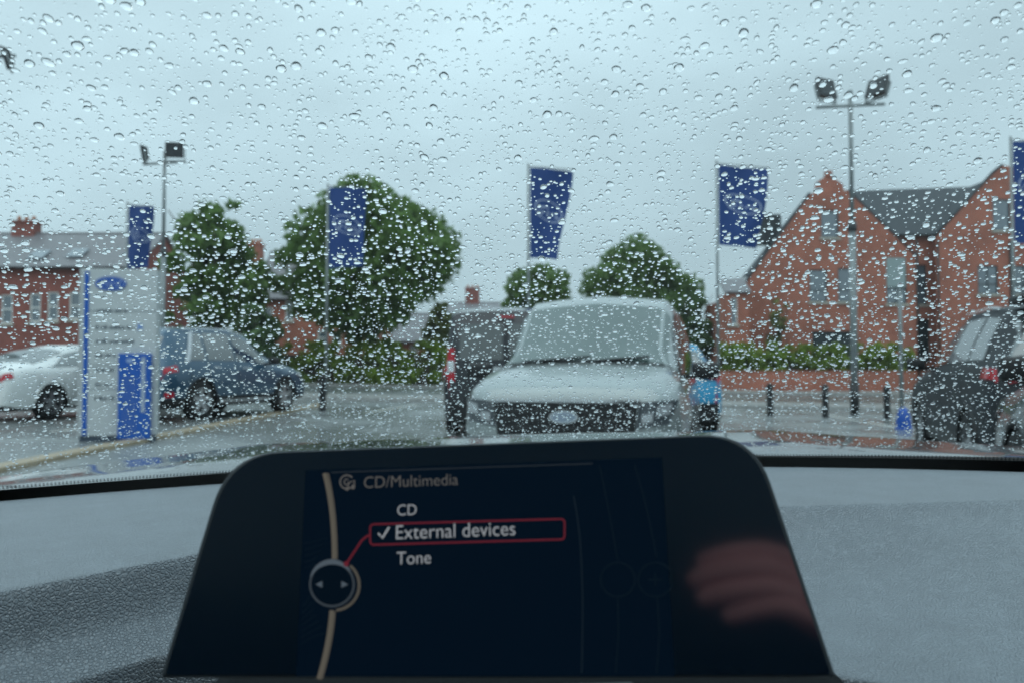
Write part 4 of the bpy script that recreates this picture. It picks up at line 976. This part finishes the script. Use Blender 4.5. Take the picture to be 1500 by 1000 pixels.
def rounded(corners, rad, n=9):
    out_ = []; m = len(corners)
    for i in range(m):
        p = Vector(corners[i]); a = (Vector(corners[i - 1]) - p).normalized(); b = (Vector(corners[(i + 1) % m]) - p).normalized(); r = rad[i]
        if r <= 0: out_.append(p); continue
        for k in range(n + 1):
            t_ = k / n; out_.append((p + a * r) * (1 - t_) ** 2 + p * 2 * t_ * (1 - t_) + (p + b * r) * t_ ** 2)
    return out_
def edge_curve(p, q, bow, n=8):
    p, q = Vector(p), Vector(q); d = (q - p); nr = Vector((-d.y, d.x)).normalized()
    return [p + d * (k / n) + nr * bow * 4 * (k / n) * (1 - k / n) for k in range(n)]
TL, TR, BR, BL = L(330, 661), L(1108, 631), L(1230, 993), L(229, 993)
outline = rounded([TL, TR, BR, BL], [.024, .024, .002, .002], 10)
cx = sum(p.x for p in outline) / len(outline); cyy = sum(p.y for p in outline) / len(outline)
def prism(name, pts, z0, z1, m, parent, inset=0, bev=0, sm_=False):
    bm = bmesh.new()
    def ringv(z, s): return [bm.verts.new((p.x + (cx - p.x) * s, p.y + (cyy - p.y) * s, z)) for p in pts]
    levels = [(z0, .03), (z0 + .004, .0), (z1 - .0025, .0), (z1 - .0007, .006), (z1, .018)] if bev else [(z0, 0), (z1, 0)]
    rs = [ringv(z, s) for z, s in levels]; n = len(pts)
    for a, b in zip(rs, rs[1:]):
        for k in range(n): bm.faces.new((a[k], a[(k + 1) % n], b[(k + 1) % n], b[k]))
    bm.faces.new(rs[0][::-1]); bm.faces.new(rs[-1]); bmesh.ops.recalc_face_normals(bm, faces=bm.faces)
    o = obj(name, bm, m, parent); 
    if sm_: o.data.shade_smooth(); o.data.set_sharp_from_angle(angle=R(30))
    return o
prism('housing', outline, -.019, -.0015, mat('display_housing', (.028, .036, .044), rough=.4), disp, bev=1, sm_=True)
panel_m = mat('display_panel', (.010, .026, .048), rough=.075, spec=.95, ior=2.5)
inner = [Vector((p.x + (cx - p.x) * .022, p.y + (cyy - p.y) * .03)) for p in outline]
face = prism('front_panel', inner, -.0014, -.0006, panel_m, disp)
def em(name, col): return mat(name, tuple(c_ * .1 for c_ in col), rough=.4, spec=.2, emit=col)
scr_m = mat('screen_glow', (.004, .007, .012), rough=.10, spec=.6, emit=(.0006, .0035, .0085))
S4 = [Vector(L(*p)) for p in ((447, 688), (970, 669), (989, 990), (433, 990))]
scr = obj('screen', mesh('screen', [(p.x, p.y, -.0004) for p in S4], [(0, 3, 2, 1)]), scr_m, disp)
def poly(name, pts, m, z=-.0002, parent=scr):
    o = obj(name, mesh(name, [(p[0], p[1], z) for p in pts], [tuple(range(len(pts)))]), m, parent)
    if o.data.polygons[0].normal.z < 0: o.data.flip_normals()
    return o
def ribbon(name, pix, wd, m, z=-.0002, closed=False, parent=scr):
    pts = [Vector(L(*p)) for p in pix]; n = len(pts); vs, fs = [], []
    for i, p in enumerate(pts):
        a = pts[(i - 1) % n] if (closed or i) else p; b = pts[(i + 1) % n] if (closed or i < n - 1) else p
        d = (b - a).normalized(); nr = Vector((-d.y, d.x)); ww = wd[i] if isinstance(wd, list) else wd
        vs += [(*(p + nr * ww / 2), z), (*(p - nr * ww / 2), z)]
    for i in range(n if closed else n - 1): j = (i + 1) % n; fs.append((2 * i, 2 * i + 1, 2 * j + 1, 2 * j))
    return obj(name, mesh(name, vs, fs), m, parent)
PXM = .335 / FPX
def curve_px(p0, p1, p2, n=16): return [((1 - t_) ** 2 * p0[0] + 2 * t_ * (1 - t_) * p1[0] + t_ ** 2 * p2[0], (1 - t_) ** 2 * p0[1] + 2 * t_ * (1 - t_) * p1[1] + t_ ** 2 * p2[1]) for t_ in [k / n for k in range(n + 1)]]
tan_l = em('menu_line_tan', (.09, .083, .068)); tan_d = em('menu_line_shade', (.07, .065, .055)); red_l = em('menu_red', (.105, .013, .022)); txt = em('menu_text', (.27, .29, .31)); txt_d = em('menu_text_dim', (.085, .083, .08)); faint = em('menu_faint', (.003, .008, .014)); grey_l = em('knob_grey', (.065, .085, .105)); knob_d = em('knob_dark', (.0008, .004, .009))
ribbon('menu_line', curve_px((475, 692), (489, 745), (489, 818)), 6 * PXM, tan_l); ribbon('menu_line', curve_px((486, 893), (483, 940), (467, 994)), 7 * PXM, tan_l)
ribbon('menu_line_shade', curve_px((480, 692), (493, 745), (493, 818)), 3 * PXM, tan_d, -.00015); ribbon('menu_line_shade', curve_px((490, 895), (487, 940), (471, 994)), 3 * PXM, tan_d, -.00015)
def circ(cx_, cy_, r, a0=0, a1=360, n=40): return [(cx_ + r * math.cos(R(a0 + (a1 - a0) * k / n)), cy_ + r * math.sin(R(a0 + (a1 - a0) * k / n))) for k in range(n + 1)]
ribbon('knob_ring', circ(486, 855, 32)[:-1], 3 * PXM, em('knob_mid', (.035, .045, .055)), closed=True)
wds = [(1.5 + 6 * math.sin(math.pi * k / 40)) * PXM for k in range(41)]
ribbon('knob_highlight', circ(486, 855, 33, 200, 325), wds, grey_l, -.00012)
ribbon('knob_rim', circ(489, 856, 37, -50, 85), 4 * PXM, tan_d, -.00018)
poly('knob', [L(*p) for p in circ(486, 855, 29)[:-1]], knob_d, -.00025)
for s in (-1, 1): poly('arrow', [L(486 + s * 24, 855), L(486 + s * 14, 850), L(486 + s * 14, 860)], grey_l, -.0001)
ribbon('pointer_line', [(507, 825), (530, 790), (538, 784), (543, 783)], 3 * PXM, red_l)
poly('pointer_dot', [L(*p) for p in circ(507, 825, 4, n=12)[:-1]], red_l, -.0001)
def rr_px(c4, r, n=5):
    o_ = []
    for i in range(4):
        p = Vector(c4[i]); a = (Vector(c4[i - 1]) - p).normalized(); b = (Vector(c4[(i + 1) % 4]) - p).normalized()
        for k in range(n + 1): t_ = k / n; q = (p + a * r) * (1 - t_) ** 2 + p * 2 * t_ * (1 - t_) + (p + b * r) * t_ ** 2; o_.append((q.x, q.y))
    return o_
ribbon('highlight_box', rr_px([(542, 767), (827, 759), (827, 789), (542, 797)], 6), 2.5 * PXM, red_l, closed=True)
def stext(body, px, py, wpx, m, z=-.0001):
    cu = bpy.data.curves.new('lettering', 'FONT'); cu.body = body; cu.size = 1; cu.offset = -.006; a = Vector(L(px, py)); b = Vector(L(px + wpx, py))
    o = text_mesh(cu, m, scr); me = o.data; xs = [v.co.x for v in me.vertices]; k = (b - a).length / (max(xs) - min(xs)); x0 = min(xs)
    for v in me.vertices: v.co = Vector(((v.co.x - x0) * k, v.co.y * k * 1.08, 0))
    o.location = (a.x, a.y, z); o.rotation_euler = (0, 0, R(.4)); return o
stext('CD/Multimedia', 533, 714, 138, txt_d); stext('CD', 582, 754, 28, txt); stext('External devices', 580, 789, 175, txt); stext('Tone', 581, 826, 50, txt)
ribbon('check_mark', [(554, 780), (560, 787), (570, 771)], 3 * PXM, txt, -.0001)
# disc-and-note icon
ribbon('disc_icon', circ(508, 705, 10, 20, 320, 24), 2.2 * PXM, txt_d); ribbon('disc_icon', circ(508, 705, 4, 0, 300, 16), 1.8 * PXM, txt_d)
ribbon('note_icon', [(510, 715), (510, 706), (519, 703), (519, 712)], 2.2 * PXM, txt_d, -.00012)
for q in ((508, 715), (517, 713)): poly('note_icon', [L(*p) for p in circ(*q, 2.8, n=10)[:-1]], txt_d, -.0001)
ribbon('top_rule', [(485, 691), (868, 678)], 1.5 * PXM, em('rule', (.02, .026, .032)))
for k in range(12):
    yy = 795 + k * 9 if k < 5 else 870 + (k - 5) * 9
    if k < 5: ribbon('wave_line', curve_px((446, yy), (462, yy - 3), (480 - k * 5, yy - 9), 8), 1.3 * PXM, faint)
    else: ribbon('wave_line', curve_px((442, yy + 18), (452, yy + 10), (452 + (k - 5) * 4, yy + 2), 8), 1.3 * PXM, faint)
ribbon('faint_line', curve_px((840, 725), (858, 800), (852, 985)), 2.2 * PXM, em('faint2', (.006, .012, .019)))
ribbon('faint_line', curve_px((878, 680), (893, 750), (905, 820)), 2 * PXM, faint); ribbon('faint_line', curve_px((930, 680), (948, 740), (962, 815)), 2 * PXM, faint)
ribbon('faint_line', [(905, 875), (906, 930), (902, 985)], 2 * PXM, faint); ribbon('faint_line', [(963, 872), (966, 930), (962, 985)], 2 * PXM, faint)
for c_ in (905, 960): ribbon('faint_ring', circ(c_, 848, 25)[:-1], 2 * PXM, faint, closed=True)
ribbon('faint_cross', [(950, 848), (970, 848)], 2 * PXM, faint); ribbon('faint_cross', [(960, 838), (960, 858)], 2 * PXM, faint)
# mounting foot under the display
bx('mount', -.06, .06, -.075, -.055, -.06, -.012, black_plastic, disp)

# ------------------------------------------------------------------ raindrops on the outside of the windscreen
water = bpy.data.materials.new('water_drop'); water.use_nodes = True; t = water.node_tree; t.nodes.remove(t.nodes['Principled BSDF'])
gl = t.nodes.new('ShaderNodeBsdfGlass'); gl.inputs['IOR'].default_value = 1.333; gl.inputs['Roughness'].default_value = 0.0; gl.inputs['Color'].default_value = (1, 1, 1, 1)
t.links.new(gl.outputs[0], t.nodes['Material Output'].inputs['Surface'])
def cap_template(seg, rings):
    """unit spherical-cap drop: top surface + flat foot; returns verts (r,theta,level), faces"""
    V = [(0, 0, 0)]; F = []
    for j, rf in enumerate(rings):
        for k in range(seg): V.append((rf, 2 * math.pi * k / seg, 0))
    for k in range(seg): F.append((0, 1 + k, 1 + (k + 1) % seg))
    for j in range(len(rings) - 1):
        for k in range(seg):
            a, b = 1 + j * seg + k, 1 + j * seg + (k + 1) % seg; F.append((a, a + seg, b + seg, b))
    n0 = len(V); V += [(rings[-1], 2 * math.pi * k / seg, 1) for k in range(seg)]
    F.append(tuple(n0 + seg - 1 - k for k in range(seg)))
    return np.array(V), F
TPL_BIG = cap_template(16, [.3, .55, .75, .9, .975, 1.0]); TPL_MID = cap_template(12, [.4, .72, .92, 1.0]); TPL_SMALL = cap_template(8, [.55, .9, 1.0])
def drop_verts(tpl, a, theta, ex, ang, r):
    V = tpl[0]; rf, th = V[:, 0], V[:, 1]
    ph = r.random(3) * 6.28; wob = 1 + .07 * np.sin(2 * th + ph[0]) + .05 * np.sin(3 * th + ph[1]) + .02 * np.sin(5 * th + ph[2])
    x = a * rf * wob * np.cos(th) * ex; y = a * rf * wob * np.sin(th) / math.sqrt(ex) * 1.17
    # spherical cap with contact angle theta
    Rs = 1 / math.sin(theta); h = (np.sqrt(np.maximum(Rs * Rs - rf * rf, 0)) - Rs * math.cos(theta)) * a
    y = y - a * .10 * (h / a) * 1.0
    z = np.where(V[:, 2] > .5, 0, np.maximum(h, 0))
    c, s = math.cos(ang), math.sin(ang)
    return np.stack([x * c - y * s, x * s + y * c, z], 1)
def frame(x, d):
    p = WS(x, d); tx = (WS(x + .002, d) - p).normalized(); ty = (WS(x, d + .002) - p).normalized(); n = tx.cross(ty).normalized()
    if n.z < 0: n = -n
    ty = n.cross(tx); return p + n * .0006, tx, ty, n
class Cells:
    def __init__(s, c): s.c = c; s.g = {}
    def ok(s, x, d, a):
        i, j = int(math.floor(x / s.c)), int(math.floor(d / s.c))
        for ii in range(i - 1, i + 2):
            for jj in range(j - 1, j + 2):
                for (X_, D_, A_) in s.g.get((ii, jj), ()):
                    if (x - X_) ** 2 + ((d - D_) * 1.15) ** 2 < (.93 * (a + A_)) ** 2: return False
        s.g.setdefault((i, j), []).append((x, d, a)); return True
cells = Cells(.0080)
drops = []
def vis(x, d):  # inside the view plus a margin
    p = WS(x, d); Yd = p.y; return abs(p.x) < .667 * Yd * 1.5 + .10 and (p.z - CAMZ) / Yd < .80
A_W, A_D = 1.40, .74
for lo, hi, dens, pw in ((1.65e-3, 2.9e-3, 3300, 2.6), (1.0e-3, 1.65e-3, 14500, 1.0), (.30e-3, .95e-3, 36000, 1.2)):
    n = int(dens * A_W * A_D)
    for _ in range(n):
        x = (rng.random() - .5) * A_W; d = .06 + rng.random() * A_D
        if not vis(x, d): continue
        a = (lo + (hi - lo) * rng.random() ** pw) * (.74 + .26 * min(1, d / .42))   # finer beads low on the glass
        if cells.ok(x, d, a): drops.append((x, d, a))
drops.sort(key=lambda q: -q[2] / max(.3, WS(q[0], q[1]).y))   # largest in the picture first
big, rest = drops[:300], drops[300:]
TPLM = {}
for i, (x, d, a) in enumerate(big):
    k = i % 40
    if k not in TPLM:
        r_ = np.random.default_rng(500 + k)
        ex = 1 + abs(r_.normal()) * .16; V = drop_verts(TPL_BIG, 1.0, R(66 + 18 * r_.random()), ex, r_.random() * 3.1, r_)
        me = mesh('raindrop', V, TPL_BIG[1]); me.materials.append(water); me.shade_smooth(); me.set_sharp_from_angle(angle=R(58)); TPLM[k] = me
    o = bpy.data.objects.new('raindrop', TPLM[k]); C.objects.link(o)
    p, tx, ty, n_ = frame(x, d); ang = rng.random() * .5 - .25
    M = Matrix(((tx.x, ty.x, n_.x, p.x), (tx.y, ty.y, n_.y, p.y), (tx.z, ty.z, n_.z, p.z), (0, 0, 0, 1)))
    o.matrix_world = CARM @ M @ Matrix.Rotation(ang, 4, 'Z') @ Matrix.Scale(a, 4)
    tag(o, 'one of the larger clear raindrops clinging to the windscreen', 'raindrop', 'larger raindrops on the windscreen')
# the thousands of finer drops: one mass
VS, LI, LS, LT = [], [], [], []; base = 0; nl = 0
for (x, d, a) in rest:
    tpl = TPL_MID if a > .8e-3 else TPL_SMALL
    V = drop_verts(tpl, a, R(62 + 22 * rng.random()), 1 + abs(rng.normal()) * (.2 if a > .7e-3 else .3), rng.random() * 3.1 if rng.random() < .35 else rng.random() * .6 - .3, rng)
    p, tx, ty, n_ = frame(x, d)
    W_ = np.array(p)[None] + V[:, :1] * np.array(tx) + V[:, 1:2] * np.array(ty) + V[:, 2:3] * np.array(n_)
    VS.append(W_)
    for f in tpl[1]:
        LS.append(nl); LT.append(len(f)); nl += len(f); LI.extend([base + q for q in f])
    base += len(V)
VS = np.concatenate(VS)
me = bpy.data.meshes.new('raindrops'); me.vertices.add(len(VS)); me.vertices.foreach_set('co', VS.astype(np.float32).ravel())
me.loops.add(nl); me.loops.foreach_set('vertex_index', np.array(LI, dtype=np.int32)); me.polygons.add(len(LS))
me.polygons.foreach_set('loop_start', np.array(LS, dtype=np.int32)); me.update(calc_edges=True); me.validate()
me.materials.append(water); me.shade_smooth(); me.set_sharp_from_angle(angle=R(58))
o = bpy.data.objects.new('fine_raindrops', me); C.objects.link(o); o.matrix_world = CARM
o['kind'] = 'stuff'; o['label'] = 'thousands of finer raindrops scattered across the whole windscreen'; o['category'] = 'raindrops'


# ------------------------------------------------------------------ the hand beside the lens, mirrored in the glossy screen
def hand():
    V, E, Rr = [], [], []
    def add(p, r, prev=None):
        V.append(p); Rr.append(r)
        if prev is not None: E.append((prev, len(V) - 1))
        return len(V) - 1
    w0 = add((.40, -.10, 1.13), .028); w1 = add((.335, -.055, 1.165), .026, w0); p0 = add((.30, -.028, 1.185), .030, w1); p1 = add((.272, -.012, 1.205), .030, p0)
    for k, (kz, ln, bend) in enumerate(((1.238, .090, .006), (1.2220, .100, .012), (1.206, .094, .009), (1.192, .074, .003))):
        a = add((.246, .002 - .002 * k, kz - .004), .0125, p1)
        b = add((.246 - ln * .42, .016 + bend, kz + .001 * k), .0108, a); c_ = add((.246 - ln * .74, .012 + bend * .6, kz), .0100, b); add((.246 - ln, -.002, kz - .002), .0085, c_)
    t0 = add((.276, -.034, 1.232), .014, p0); t1 = add((.240, -.046, 1.244), .0115, t0); t2 = add((.212, -.042, 1.238), .0095, t1); add((.192, -.036, 1.230), .0085, t2)
    mc = cen - nn * (2 * (cen - Dc).dot(nn))   # the lens as seen in the glossy panel: the hand is held a little further back along those sight lines
    V = [tuple(mc + (Vector(v) - mc) * 1.2) for v in V]; Rr = [r * 1.2 for r in Rr]
    me = bpy.data.meshes.new('hand'); me.from_pydata(V, E, []); o = bpy.data.objects.new('hand_source', me); C.objects.link(o)
    o.modifiers.new('s', 'SKIN'); sd_ = o.modifiers.new('d', 'SUBSURF'); sd_.levels = 2; sd_.render_levels = 2
    for i, sv in enumerate(me.skin_vertices[0].data): sv.radius = (Rr[i], Rr[i]); sv.use_root = (i == 0)
    bpy.context.view_layer.update()
    m2 = bpy.data.meshes.new_from_object(o.evaluated_get(bpy.context.evaluated_depsgraph_get())); bpy.data.objects.remove(o)
    m2.materials.clear(); h = obj('hand', m2, mat('skin', (.85, .34, .30), rough=.5, noise=.08, nscale=60), None, smooth=True)
    tag(h, 'bare hand behind the lens, mirrored faintly in the dark screen', 'hand')
hand()

# ------------------------------------------------------------------ rain-laden air
bm = bmesh.new(); box(bm, -240, 240, -60, 240, -1.6, 22); hz = obj('haze', bm); hz['kind'] = 'stuff'
hm = bpy.data.materials.new('rain_haze'); hm.use_nodes = True; t = hm.node_tree; t.nodes.remove(t.nodes['Principled BSDF'])
pvn = t.nodes.new('ShaderNodeVolumePrincipled'); pvn.inputs['Density'].default_value = .0007; pvn.inputs['Color'].default_value = (.86, .93, .96, 1); pvn.inputs['Anisotropy'].default_value = .2
t.links.new(pvn.outputs[0], t.nodes['Material Output'].inputs['Volume']); hz.data.materials.append(hm)
